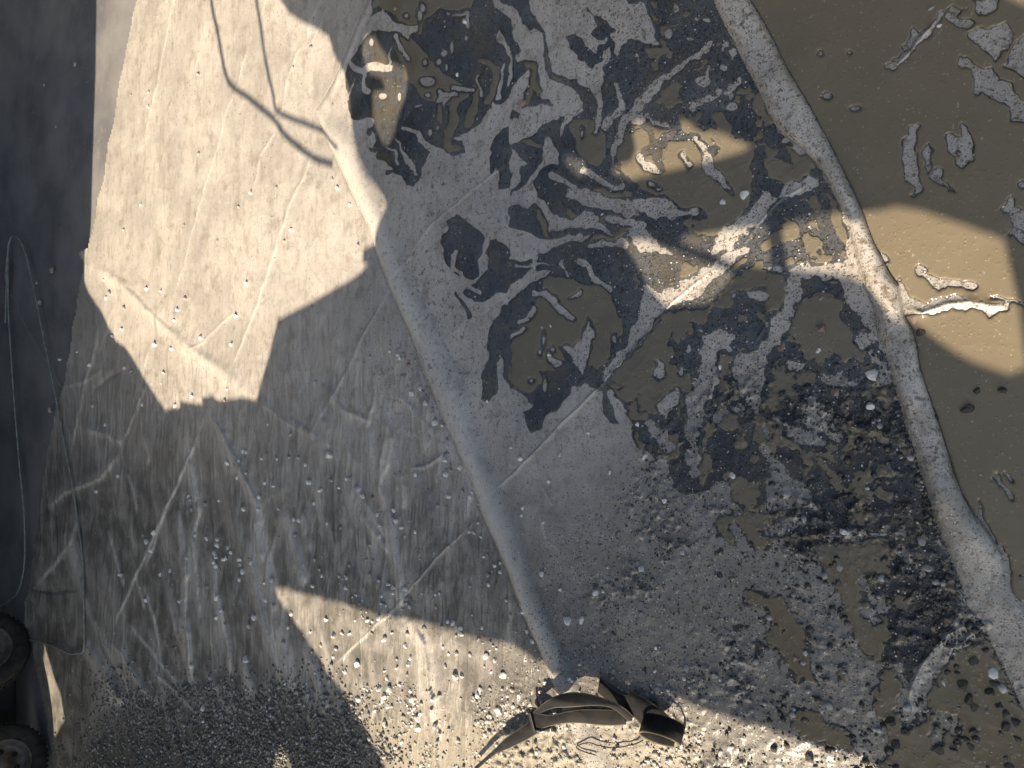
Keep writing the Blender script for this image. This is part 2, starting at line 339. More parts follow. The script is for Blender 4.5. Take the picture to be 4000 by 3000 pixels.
# --- traced wrinkles: px points, width (px), height (m), kind g=ridge, v=valley
RID = """
P 16 .005 1205,145 1162,208 1120,310 1105,430 1075,462 1072,520 1020,600 1000,700 985,770
P 12 .004 1290,0 1250,100 1215,165 1185,195
P 20 .006 1240,560 1190,680 1130,800 1080,960 1000,1200 920,1400 900,1440
P 24 .004 805,-50 800,90 770,240 747,340
P 14 .004 1000,55 940,290 880,450 845,590 790,765 730,990 717,1035 650,1255
P 16 .005 690,-60 645,170 603,373 565,530
P 90 .016 340,1020 450,1090 540,1170 640,1270 720,1350 850,1440 1000,1560
P 30 -.006 470,1100 545,1160 610,1230 690,1300
P 26 .006 1000,1560 1100,1640 1250,1720
P 18 .005 700,1375 790,1340 850,1280 940,1200
P 30 .010 670,1615 717,1711 747,1844 777,2000 725,2180 715,2360 735,2540 745,2680
P 44 .012 808,1590 868,1700 928,1832 1000,1964 1010,2120 1040,2260 1060,2420 1130,2600 1180,2760
P 16 .005 567,1500 530,1603 482,1723
P 18 .008 802,1615 741,1778 687,1904 639,2000 590,2120 530,2241 482,2361 434,2464
P 36 .010 187,1990 253,1922 386,1868 470,1760
P 26 .006 241,1518 337,1482 400,1440
P 16 .005 390,1270 360,1400 330,1490 300,1650 270,1800
P 24 .006 315,2010 270,2120 200,2220 130,2300
P 36 -.006 150,2300 230,2300 310,2300
P 26 .008 260,2080 300,2250 350,2400 420,2530 500,2700
P 14 .004 1518,1138 1415,1313 1337,1482 1259,1615 1229,1675
P 36 .010 1265,1630 1280,1680 1275,1760
P 24 .006 1245,1710 1120,1630
P 44 .014 1506,1990 1530,2120 1555,2241 1567,2390
P 60 .020 1600,2420 1650,2520 1670,2700 1690,2850 1700,3000 1720,3300
P 26 .008 1470,1860 1490,1780 1510,1700
P 30 .010 1500,2000 1480,1900 1490,1800 1510,1640 1500,1560
P 24 .009 1108,2036 1150,2180 1187,2300
P 30 .010 1018,2060 1054,2300 1060,2480 1108,2600 1150,2720
P 30 .009 1193,2512 1241,2680 1277,2796
P 22 .007 1400,2000 1480,2110 1520,2160
P 22 .007 1380,1900 1440,1990 1500,2100
P 30 .009 820,2150 850,2350 880,2500 900,2640
P 40 .012 340,2500 400,2600 470,2750
P 14 .006 640,2000 600,2130 560,2220
P 20 .007 500,2430 600,2550 700,2680
P 18 .006 600,2620 680,2700 760,2780
P 14 .004 1880,2018 1747,2139 1657,2241 1530,2386 1392,2518 1300,2600
P 14 .005 2874,1000 2711,1108 2603,1205 2494,1344 2344,1506 2169,1681 2000,1856 1880,1960
P 14 .005 3170,710 3060,770 2980,850 2874,1000
P 12 .003 2100,2000 2135,2110 2180,2150
P 10 .003 2100,1880 2160,1980
P 12 .003 1620,990 1560,1050 1515,1090
P 12 .003 2000,620 1850,740 1690,870 1600,990
P 16 -.004 1990,2520 1985,2700 1977,3000 1975,3300
P 24 .007 1990,2340 1985,2520
P 16 .004 2960,1190 2990,1260 2950,1340
P 60 -.003 1400,1200 1500,1400 1700,1700
P 14 .006 1270,-40 1210,80 1200,150
P 14 .003 1050,-60 1010,120
P 16 .005 380,1390 420,1290 450,1180
P 16 .004 590,1340 560,1450 540,1560
P 70 .006 1700,1560 1640,1660 1660,1780
P 90 -.006 1560,1560 1640,1800 1700,1960
P 30 .006 1810,1760 1840,1900 1820,2040
P 60 .004 1270,1640 1350,1740 1400,1850
P 46 .013 3530,1200 3600,1225 3700,1190 3790,1180 3870,1195 3930,1195
P 24 .012 3668,66 3597,150 3530,230 3490,262
P 50 .014 3820,2425 3720,2465 3650,2530 3595,2610 3560,2680 3553,2780
P 26 .008 3850,2445 3780,2490 3740,2530
P 30 .006 2840,1300 2790,1500 2740,1650 2720,1850
P 14 .004 3210,2100 3350,2090 3540,2075
I 44 .010 1150,-20 1190,300 1210,460
I 44 .010 1240,60 1250,300 1270,520 1300,690
I 30 .007 1200,460 1200,700 1220,900 1228,1120
I 60 .012 1600,160 1650,450 1700,700 1760,900 1860,1160
I 50 .010 1640,20 1690,320
I 60 .010 1830,-20 1940,300 1980,470
I 36 .007 1710,110 1760,500 1790,820
I 34 .007 1560,930 1650,1190
I 36 .008 1330,1020 1480,1290
I 26 .006 700,110 800,500
I 60 .009 420,130 530,420
I 28 .006 930,480 1000,700 1050,1020
I 24 .005 870,400 940,640
I 70 .014 550,860 680,1090 810,1260
I 44 .010 710,840 800,930 920,1140 1030,1240
I 60 .011 1960,830 2050,1050 2120,1320
I 22 .005 1090,580 1150,820
I 30 -.006 200,500 350,520 500,505
I 24 -.005 200,820 350,840 500,900
E 40 .007 1110,1030 1170,1200 1230,1420 1290,1680
E 50 .008 1330,970 1440,1160 1560,1400 1680,1640
E 30 .006 820,1400 860,1520 890,1680
E 40 .007 920,1150 960,1300 940,1400
E 50 -.007 600,880 700,790 800,740
E 60 .008 560,1120 680,1150 800,1220
F 50 .009 760,900 720,1100 760,1400 800,1600
F 40 .008 840,1040 870,1200 850,1350 800,1460
F 60 .008 430,830 560,1000 760,1080
F 50 .006 900,900 1040,1000 1160,1180
F 40 .006 1000,1380 1100,1360 1230,1280
F 40 .007 920,1400 950,1500 960,1640
F 36 .005 150,620 230,900 290,1060
F 40 .005 380,760 370,900 410,1010
"""
Hw = np.zeros(PX.shape); CR = np.zeros(PX.shape)
for line in RID.strip().splitlines():
    f = line.split(); w = float(f[1]); h = float(f[2]); p = pts(f[0], ' '.join(f[3:])); h *= 1.0 if f[0] == 'P' else 1.15; w *= 1.0 if f[0] == 'P' else KT; sl = box(p, w * 2.2 + 30)
    X = PX[sl] + 0.25 * WOBX[sl]; Y = PY[sl] + .25 * WOBY[sl]; n = len(p) - 1; best = np.full(X.shape, 1e9); tt = np.zeros(X.shape)
    for i in range(n):
        d, t = segdist(X, Y, p[i], p[i + 1]); m = d < best; best = np.where(m, d, best); tt = np.where(m, (i + t) / n, tt)
    env = np.clip(4 * tt * (1 - tt) * 1.8, 0.0, 1)
    if f[0] == 'P' and p[:, 1].mean() < 1300 and w <= 26 and h > 0 and p[:, 0].mean() < 1400: h *= .55
    if w <= 20 and h > 0: CR[sl] = np.maximum(CR[sl], np.clip(1.25 - best / (w * .20), 0, 1) * np.clip(env * 1.5, 0, 1) * .62)
    Hw[sl] += h * 0.8 * env / (1 + (best / (w * (0.28 if w <= 20 else .34))) ** 2) ** 1.5
H0 = 0.004 * fbm(WX, WY, 2.2, 3, 30) + 0.0035 * fbm(WX, WY, 7, 3, 33) + 0.0007 * fbm(WX, WY, 26, 3, 36)
rid = 1 - np.abs(fbm(WX, WY, 9, 3, 40)) * 4
crump = sstep(1200, 1500, PY) * (1 - sstep(1700, 2000, PX)) * (1 - sstep(2300, 2700, PY) * .6) * sstep(200, 800, PX)
H0 += 0.0009 * np.clip(rid, 0, 1) ** 3
def ridged(u, v, su, sv, seed):
    return np.clip(1 - 3.2 * np.abs(vnoise(u / su, v / sv, 1.0, seed)), 0, 1) ** 2
_u = PX + 0.12 * PY + 30 * fbm(PX, PY, 1 / 260., 2, 140); _v = PY - .3 * PX
H0 += 1.0 * crump * (0.0022 * ridged(_u, _v, 75., 260., 41) + .0012 * ridged(_u * .8 + .5 * PY, PY - PX * .5, 60., 170., 43) + .012 * vnoise(_u / 120., _v / 300., 1.0, 44))
lf = sstep(1300, 1700, PY) * (1 - sstep(900, 1500, PX))
H0 += lf * (0.005 * ridged(_u * 1.0 - .38 * PY, _v, 95., 700., 45) + .002 * ridged(_u - .38 * PY, _v, 38., 420., 46))
# long tension folds running away from the bottom of the lower left
ang = np.radians(14 + 8 * (PX - 600) / 800)
ax = PX * np.cos(ang) - PY * np.sin(ang) * -0.0
fold = vnoise(PX + 0.26 * (PY - 1600) * -1.0, PY * 0.12, 1 / 42., 50) + .5 * vnoise(PX + 0.26 * (PY - 1600) * -1.0, PY * 0.15, 1 / 20., 51)
fz = sstep(1500, 1800, PY) * (1 - sstep(1350, 1750, PX + (PY - 2000) * -.1)) * sstep(180, 420, PX)
H0 += 0.010 * np.clip(fold, 0, 1) ** 1.1 * fz
fold2 = vnoise(PX + 0.32 * PY, PY * 0.10, 1 / 48., 52)
fz2 = (1 - sstep(1000, 1300, PY)) * (PX < x1l)
H0 += 0.004 * np.clip(fold2, 0, 1) * fz2
# gritty, pebbled mud in the lower right
grit = sstep(2450, 2950, PX + 0.55 * (PY - 1500)) * sstep(1250, 1700, PY) * (PX < x2l + 30)
gn = np.clip(fbm(WX, WY, 60, 2, 60) + .12, 0, 1) * 2 * (1 - .8 * sstep(0, 25, mud))
g_lo = sstep(-.05, .25, fbm(WX, WY, 6, 3, 64))
H0 += grit * (0.002 + .006 * g_lo) * gn
Hm = H0 + Hw

t1 = (PX - x1l) / (x1r - x1l); bandamp = (sstep(420, 560, PY) * 0.020 + 0.005) * (1 - .85 * sstep(2700, 2850, PY))
h_roll1 = bandamp * np.where(t1 < 0, 0, np.minimum(1, np.sqrt(np.clip(t1, 0, 1) / .16))) * (1 - sstep(0.35, 1.25, t1))
t2 = np.clip((PX - x2l) / (x2r - x2l), 0, 1)
h_roll2 = 0.034 * np.sqrt(np.clip(1 - (2 * t2 - 1) ** 2, 0, 1)) * (0.85 + .5 * fbm(PX, PY, 1 / 200., 2, 70))
h_roll2 *= 1 - .78 * sstep(1960, 2300, PY)
h_roll2 += (t2 > 0) * (t2 < 1) * 0.0012 * fbm(PX * 1.0, PY * .6, 1 / 60., 3, 74)
pz = sstep(-10, 40, PX - x2r)
base_pond = (H0 * 0.35 + Hw)
Z_left = H0 + Hw
Z_mid = 0.003 + H0 * (1 - .5 * ((t1 > 0) & (t1 < 1))) + Hw * (1 - .6 * ((t1 > 0) & (t1 < 1))) + h_roll1
Z_right = 0.007 + np.where(t2 < 1, .4 * H0, base_pond) + h_roll2
side1 = PX - x1l; side2 = PX - x2l
Ztop = np.where(side2 > 0, Z_right, np.where(side1 > 0, Z_mid, Z_left))

# thin irregular film patches in the gritty zone and random mud
nz = fbm(PX, PY, 1 / 70., 4, 80)
gw = (sstep(.1, .4, grit) > 0.5) & (PX < x2l)
mud = np.maximum(mud, np.where((wet > 14) & (PX > 2350), (nz - 0.27) * 120, -200))
mud = np.minimum(mud, wet - 5 - 5 * np.clip(nz + .3, 0, 1))
mud = mud - np.where(PX > 2800, 35 * np.clip(fbm(PX, PY, 1 / 28., 3, 84), -.1, 1) * (grit > .2), 0)
wet = wet - np.where((grit > .3), 40 * np.clip(fbm(PX, PY, 1 / 32., 3, 88) - .12, 0, 1), 0)
wet = np.where(side2 > -2, np.minimum(wet, -side2 - 2), wet)
wet = wet - np.where((PX > 2250) & (wet > -60), (10 + 16 * sstep(2500, 3000, PX)) * (fbm(PX, PY, 1 / 30., 3, 190) + .04), 0)
wet = np.where(side2 > -2, np.minimum(wet, -side2 - 2), wet)
pond = np.minimum(pond, PX - x2r - 1 + 3 * fbm(PX, PY, 1 / 20., 2, 91))
pmud = pond - 3 - 5 * np.clip(fbm(PX, PY, 1 / 60., 3, 93) + .2, 0, 1)

# ------------------------------------------------------------------ materials
def mat(name):
    m = bpy.data.materials.new(name); m.use_nodes = True; nt = m.node_tree
    for n in list(nt.nodes): nt.nodes.remove(n)
    out = nt.nodes.new('ShaderNodeOutputMaterial'); return m, nt, out
class NB:
    def __init__(s, nt): s.nt = nt
    def n(s, t, **k):
        x = s.nt.nodes.new(t)
        for a, b in k.items(): setattr(x, a, b)
        return x
    def l(s, a, b): s.nt.links.new(a, b)
    def set(s, sock, v):
        if hasattr(v, 'is_output') or isinstance(v, bpy.types.NodeSocket): s.l(v, sock)
        else: sock.default_value = v
    def math(s, op, a, b=0.0, c=0.0, clamp=False):
        x = s.n('ShaderNodeMath', operation=op); x.use_clamp = clamp
        s.set(x.inputs[0], a); s.set(x.inputs[1], b)
        if len(x.inputs) > 2: s.set(x.inputs[2], c)
        return x.outputs[0]
    def ramp(s, v, lo, hi):
        x = s.n('ShaderNodeMapRange', interpolation_type='SMOOTHSTEP'); s.set(x.inputs['Value'], v)
        s.set(x.inputs['From Min'], lo); s.set(x.inputs['From Max'], hi); return x.outputs[0]
    def mix(s, f, a, b):
        x = s.n('ShaderNodeMix', data_type='RGBA'); s.set(x.inputs[0], f)
        for i, v in ((6, a), (7, b)):
            if isinstance(v, tuple): v = (*v, 1) if len(v) == 3 else v
            s.set(x.inputs[i], v)
        return x.outputs[2]
    def attr(s, name): return s.n('ShaderNodeAttribute', attribute_name=name).outputs['Fac']
    def co(s):
        return s.n('ShaderNodeTexCoord').outputs['Object']
    def noise(s, sc, det=4, rough=.55, vec=None):
        x = s.n('ShaderNodeTexNoise'); x.inputs['Scale'].default_value = sc; x.inputs['Detail'].default_value = det
        x.inputs['Roughness'].default_value = rough; s.l(vec or s.co(), x.inputs['Vector']); return x.outputs['Fac']
    def vor(s, sc, feat='F1', vec=None, rnd=1.0):
        x = s.n('ShaderNodeTexVoronoi', feature=feat); x.inputs['Scale'].default_value = sc; x.inputs['Randomness'].default_value = rnd
        s.l(vec or s.co(), x.inputs['Vector']); return x
    def bump(s, h, dist, strength=1.0, nrm=None):
        x = s.n('ShaderNodeBump'); s.set(x.inputs['Height'], h); s.set(x.inputs['Strength'], strength)
        x.inputs['Distance'].default_value = dist
        if nrm: s.l(nrm, x.inputs['Normal'])
        return x.outputs[0]
    def bsdf(s, col, rough, spec=.5, nrm=None, metal=0):
        x = s.n('ShaderNodeBsdfPrincipled')
        if isinstance(col, tuple): col = (*col, 1)
        s.set(x.inputs['Base Color'], col); s.set(x.inputs['Roughness'], rough); s.set(x.inputs['Specular IOR Level'], spec)
        x.inputs['Metallic'].default_value = metal
        if nrm: s.l(nrm, x.inputs['Normal'])
        return x

def droplets(b, sc, rmin, keep):
    """height field of scattered round drops, random size, some cells empty"""
    v = b.vor(sc); sep = b.n('ShaderNodeSeparateColor'); b.l(v.outputs['Color'], sep.inputs[0])
    rad = b.math('MULTIPLY_ADD', sep.outputs[0], 0.28, rmin)
    r = b.math('DIVIDE', v.outputs['Distance'], rad)
    h = b.math('SUBTRACT', 1.0, b.math('MULTIPLY', r, r), clamp=True)
    h = b.math('SQRT', h)
    on = b.math('LESS_THAN', sep.outputs[1], keep)
    return b.math('MULTIPLY', h, on)

def tarp_material(name, tone=1.0):
    m, nt, out = mat(name); b = NB(nt)
    spk = b.attr('speck'); brn = b.attr('brown'); drp = b.attr('drops'); sand = b.attr('sand')
    base = b.mix(b.ramp(b.noise(3.0, 5), .35, .68), (.63 * tone, .585 * tone, .52 * tone), (.47 * tone, .44 * tone, .395 * tone))
    mp = b.n('ShaderNodeMapping'); mp.inputs['Rotation'].default_value = (0, 0, math.radians(-8)); mp.inputs['Scale'].default_value = (5, 17, 5); b.l(b.co(), mp.inputs[0])
    st = b.noise(1.0, 6, .7, mp.outputs[0]); st2 = b.noise(3.1, 5, .7, mp.outputs[0])
    base = b.mix(b.math('MULTIPLY', b.ramp(st, .5, .66), .42), base, (.30, .265, .21))
    base = b.mix(b.math('MULTIPLY', b.ramp(st2, .56, .68), .5), base, (.22, .19, .15))
    # dirt smears
    sm = b.ramp(b.noise(14, 6, .62), .50, .72)
    base = b.mix(b.math('MULTIPLY', sm, .55), base, (.26, .22, .16))
    sm2 = b.ramp(b.noise(45, 5, .6), .56, .70)
    base = b.mix(b.math('MULTIPLY', sm2, b.math('MULTIPLY_ADD', brn, .7, .22)), base, (.16, .12, .07))
    base = b.mix(b.math('MULTIPLY', b.attr('soil'), .55), base, (.17, .165, .15))
    base = b.mix(b.attr('crease'), base, (.72, .69, .62))
    fl = b.math('MULTIPLY', b.ramp(b.noise(75, 6, .7), .555, .58), b.math('MULTIPLY', b.attr('roll'), .6))
    base = b.mix(fl, base, (.17, .15, .105))
    gm = b.math('MULTIPLY', b.attr('grime_shade'), b.math('SUBTRACT', 1.0, b.attr('clean')), clamp=True)
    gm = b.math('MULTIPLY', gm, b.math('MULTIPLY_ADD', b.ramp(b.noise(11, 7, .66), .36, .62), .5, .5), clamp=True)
    base = b.mix(gm, base, (.165, .155, .135))  # darkens by dirt and, at lower left, by painted shade
    pd = b.vor(130); sp = b.n('ShaderNodeSeparateColor'); b.l(pd.outputs['Color'], sp.inputs[0])
    pk = b.math('MULTIPLY', b.math('LESS_THAN', sp.outputs[0], b.math('MULTIPLY', drp, .38)), b.math('SUBTRACT', 1.0, b.ramp(pd.outputs['Distance'], .12, .24)))
    base = b.mix(pk, base, (.72, .72, .70))  # pale dots paint the glints on the droplets
    # specks
    bl_ = b.math('MULTIPLY', b.ramp(b.noise(85, 4, .6), .60, .645), b.math('MULTIPLY', brn, .9))
    base = b.mix(bl_, base, (.13, .095, .05))
    for sc, keep, r in ((62, .22, .10), (95, .30, .12), (190, .45, .16), (330, .5, .2)):
        v = b.vor(sc); sep = b.n('ShaderNodeSeparateColor'); b.l(v.outputs['Color'], sep.inputs[0])
        k = b.math('LESS_THAN', sep.outputs[0], b.math('MULTIPLY_ADD', spk, keep, keep * .12))
        d = b.math('SUBTRACT', 1.0, b.ramp(v.outputs['Distance'], r, r + .10))
        base = b.mix(b.math('MULTIPLY', b.math('MULTIPLY', k, d), .85), base, (.055, .045, .03))
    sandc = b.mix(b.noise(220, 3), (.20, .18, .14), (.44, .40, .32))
    sandc = b.mix(b.attr('dark'), sandc, (.10, .095, .082))  # sand painted darker on the shaded side of the bottom sun patch
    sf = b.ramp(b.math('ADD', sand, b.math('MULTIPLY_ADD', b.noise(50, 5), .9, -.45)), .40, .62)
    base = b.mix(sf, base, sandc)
    # creases in the film itself and fine crinkle
    hn = b.noise(60, 5, .6); n1 = b.bump(hn, .004, .35)
    mp2 = b.n('ShaderNodeMapping'); mp2.inputs['Rotation'].default_value = (0, 0, math.radians(-13)); mp2.inputs['Scale'].default_value = (2.4, 11, 3); b.l(b.co(), mp2.inputs[0])
    rg = b.math('SUBTRACT', 1.0, b.math('MULTIPLY', b.math('ABSOLUTE', b.math('SUBTRACT', b.noise(1.0, 2, .4, mp2.outputs[0]), .5)), 9.0), clamp=True)
    rg2 = b.math('SUBTRACT', 1.0, b.math('MULTIPLY', b.math('ABSOLUTE', b.math('SUBTRACT', b.noise(2.6, 2, .5, mp2.outputs[0]), .5)), 10.0), clamp=True)
    n1 = b.bump(b.math('MULTIPLY_ADD', rg2, .35, rg), .010, b.math('MULTIPLY_ADD', b.attr('fold'), .40, .06), n1)
    n1 = b.bump(b.noise(260, 3, .6), .0012, b.math('MULTIPLY_ADD', sf, .8, .35), n1)
    dh = b.math('MULTIPLY', b.math('MAXIMUM', droplets(b, 150, .16, .55), droplets(b, 75, .12, .25)), drp)
    n2 = b.bump(dh, .004, 1.0, n1)
    rough = b.math('MULTIPLY_ADD', b.noise(22, 4), .25, .20)
    rough = b.math('ADD', rough, b.math('MULTIPLY', sf, .35))
    dmask = b.math('MULTIPLY', b.ramp(dh, .02, .3), 1.0)
    rough = b.math('MULTIPLY', rough, b.math('MULTIPLY_ADD', dmask, -.85, 1.0))
    base = b.mix(b.math('MULTIPLY', dmask, .45), base, (.11, .105, .09))
    p = b.bsdf(base, rough, .85, n2); b.l(p.outputs[0], out.inputs[0]); return m

def water_material(name, mudcol):
    m, nt, out = mat(name); b = NB(nt)
    cov = b.attr('cov'); mu = b.attr('mud'); gr = b.attr('grit'); drp = b.attr('drops')
    dh = b.math('MULTIPLY', b.math('MAXIMUM', droplets(b, 110, .14, .5), droplets(b, 60, .12, .22)), drp)
    n = b.bump(b.noise(18, 3), .002, .25)
    n = b.bump(b.noise(150, 4, .6), .004, b.math('MULTIPLY', gr, 1.0), n)
    n = b.bump(dh, .004, .9, n)
    mf = b.math('MAXIMUM', b.ramp(mu, .34, .62), b.math('MULTIPLY', b.ramp(b.noise(7, 5, .65), .46, .68), .38))
    cl = b.mix(b.noise(6, 5), mudcol, tuple(c * .72 for c in mudcol))
    cl = b.mix(b.math('MULTIPLY', b.ramp(b.noise(120, 2), .68, .74), .7), cl, (.42, .36, .25))
    cl = b.mix(b.math('MULTIPLY', gr, b.ramp(b.noise(90, 4), .5, .6)), cl, (.045, .043, .035))
    pm = b.bsdf(cl, .14, .5, n)
    dots = 0.0
    for sc_, kp_, r_ in ((62, .7, .11), (120, .5, .14), (30, .25, .07)):
        v = b.vor(sc_); sp = b.n('ShaderNodeSeparateColor'); b.l(v.outputs['Color'], sp.inputs[0])
        rr = b.math('MULTIPLY_ADD', sp.outputs[1], r_, r_ * .5)
        dk = b.math('MULTIPLY', b.math('LESS_THAN', sp.outputs[0], b.math('MULTIPLY', b.math('MULTIPLY_ADD', drp, .8, .2), kp_)), b.math('LESS_THAN', v.outputs['Distance'], rr))
        dots = b.math('MAXIMUM', dots, dk)
    foam = b.bsdf((.62, .60, .53), .25, .5, n)
    tr = b.n('ShaderNodeBsdfTransparent'); b.l(b.mix(b.ramp(b.noise(5, 5, .6), .35, .68), (.40, .43, .47), (.56, .58, .60)), tr.inputs[0])
    gl = b.n('ShaderNodeBsdfGlossy'); gl.inputs['Roughness'].default_value = .07; b.l(n, gl.inputs['Normal'])
    geo = b.n('ShaderNodeNewGeometry'); dt = b.n('ShaderNodeVectorMath', operation='DOT_PRODUCT'); b.l(n, dt.inputs[0]); b.l(geo.outputs['Incoming'], dt.inputs[1])
    fz_ = b.math('SUBTRACT', 1.0, b.math('ABSOLUTE', dt.outputs['Value']), clamp=True)
    frv = b.math('MULTIPLY_ADD', b.math('POWER', fz_, 5.0), .9, .045)
    film = b.n('ShaderNodeMixShader'); b.l(frv, film.inputs[0]); b.l(tr.outputs[0], film.inputs[1]); b.l(gl.outputs[0], film.inputs[2])
    mx = b.n('ShaderNodeMixShader'); b.l(b.math('MULTIPLY', mf, .90), mx.inputs[0]); b.l(film.outputs[0], mx.inputs[1]); b.l(pm.outputs[0], mx.inputs[2])
    mf2 = b.n('ShaderNodeMixShader'); b.l(b.math('MULTIPLY', dots, b.math('MULTIPLY_ADD', mf, -.75, 1.0)), mf2.inputs[0]); b.l(mx.outputs[0], mf2.inputs[1]); b.l(foam.outputs[0], mf2.inputs[2]); mx = mf2
    cl2 = b.n('ShaderNodeBsdfTransparent')
    fin = b.n('ShaderNodeMixShader'); b.l(b.ramp(cov, .44, .56), fin.inputs[0]); b.l(cl2.outputs[0], fin.inputs[1]); b.l(mx.outputs[0], fin.inputs[2])
    b.l(fin.outputs[0], out.inputs[0]); return m

def simple(name, col, rough=.6, spec=.5, nsc=30, var=.3, bump=.002, bs=.5, metal=0):
    m, nt, out = mat(name); b = NB(nt)
    c = b.mix(b.ramp(b.noise(nsc, 5), .3, .7), tuple(x * (1 - var) for x in col), tuple(min(1, x * (1 + var)) for x in col))
    p = b.bsdf(c, rough, spec, b.bump(b.noise(nsc * 3, 4), bump, bs), metal); b.l(p.outputs[0], out.inputs[0]); return m

M_tarp = tarp_material('dirty_plastic'); M_tarp2 = tarp_material('dirty_plastic_roll', 1.0)
M_water = water_material('puddle_film', (.235, .203, .14))
M_pond = water_material('muddy_water', (.245, .205, .135))
def pavement_mat():
    m, nt, out = mat('dusty_asphalt'); b = NB(nt)
    c = b.mix(b.ramp(b.noise(2.2, 6, .6), .35, .65), (.145, .147, .155), (.25, .245, .24))
    c = b.mix(b.math('MULTIPLY', b.ramp(b.noise(20, 6, .65), .56, .74), .55), c, (.27, .24, .18))
    w = b.n('ShaderNodeTexWave', wave_type='RINGS', rings_direction='Z'); w.inputs['Scale'].default_value = 2.2; w.inputs['Distortion'].default_value = 2.5
    w.inputs['Detail'].default_value = 3; b.l(b.co(), w.inputs['Vector'])
    c = b.mix(b.math('MULTIPLY', b.ramp(w.outputs['Fac'], .86, .99), .18), c, (.24, .22, .19))
    v = b.vor(60); sep = b.n('ShaderNodeSeparateColor'); b.l(v.outputs['Color'], sep.inputs[0])
    c = b.mix(b.math('MULTIPLY', b.math('LESS_THAN', sep.outputs[0], .05), b.math('LESS_THAN', v.outputs['Distance'], .2)), c, (.4, .36, .28))
    p = b.bsdf(c, b.math('MULTIPLY_ADD', b.noise(9, 4), .3, .42), .4, b.bump(b.noise(120, 4), .002, .4)); b.l(p.outputs[0], out.inputs[0]); return m
M_pave = pavement_mat()
M_stone = simple('pale_limestone', (.78, .765, .73), .75, .3, 60, .28, .002, .6)
M_stone2 = simple('grey_stone', (.36, .355, .34), .7, .35, 60, .3, .002, .6)
M_stonew = simple('wet_dark_stone', (.065, .06, .053), .20, .5, 60, .5, .003, .7)
M_stonep = simple('pinkish_stone', (.36, .26, .22), .4, .5, 60, .3, .003, .7)
M_rubber = simple('tyre_rubber', (.035, .034, .032), .75, .3, 25, .4, .002, .4)
M_rim = simple('dusty_steel_rim', (.16, .14, .125), .55, .5, 25, .4, .001, .3, .3)
M_black = simple('black_paint', (.018, .018, .02), .5, .3, 8, .3, .001, .2)
M_cable = simple('grey_rubber_cable', (.26, .28, .26), .5, .4, 40, .25, .001, .3)
M_steel = simple('worn_steel', (.22, .21, .19), .45, .5, 60, .5, .001, .5, .7)
M_blocker = simple('sun_blocker_grey', (.30, .29, .27), .85, .2, 12, .2, .001, .3)
def webbing():
    m, nt, out = mat('dusty_black_webbing'); b = NB(nt)
    uv = b.n('ShaderNodeUVMap'); sx = b.n('ShaderNodeSeparateXYZ'); b.l(uv.outputs[0], sx.inputs[0])
    wv = b.math('SINE', b.math('MULTIPLY', sx.outputs[0], 2300.0)); wv2 = b.math('SINE', b.math('MULTIPLY', sx.outputs[1], 600.0))
    d = b.ramp(b.noise(26, 5), .40, .66)
    c = b.mix(b.math('MULTIPLY', d, .45), (.009, .009, .011), (.045, .041, .036))
    ed = b.ramp(b.math('ABSOLUTE', b.math('SUBTRACT', sx.outputs[1], .5)), .42, .50)
    c = b.mix(b.math('MULTIPLY', ed, .6), c, (.32, .28, .2))
    p = b.bsdf(c, .65, .3, b.bump(b.math('ADD', wv, b.math('MULTIPLY', wv2, .4)), .0012, .6)); b.l(p.outputs[0], out.inputs[0]); return m
M_web = webbing()

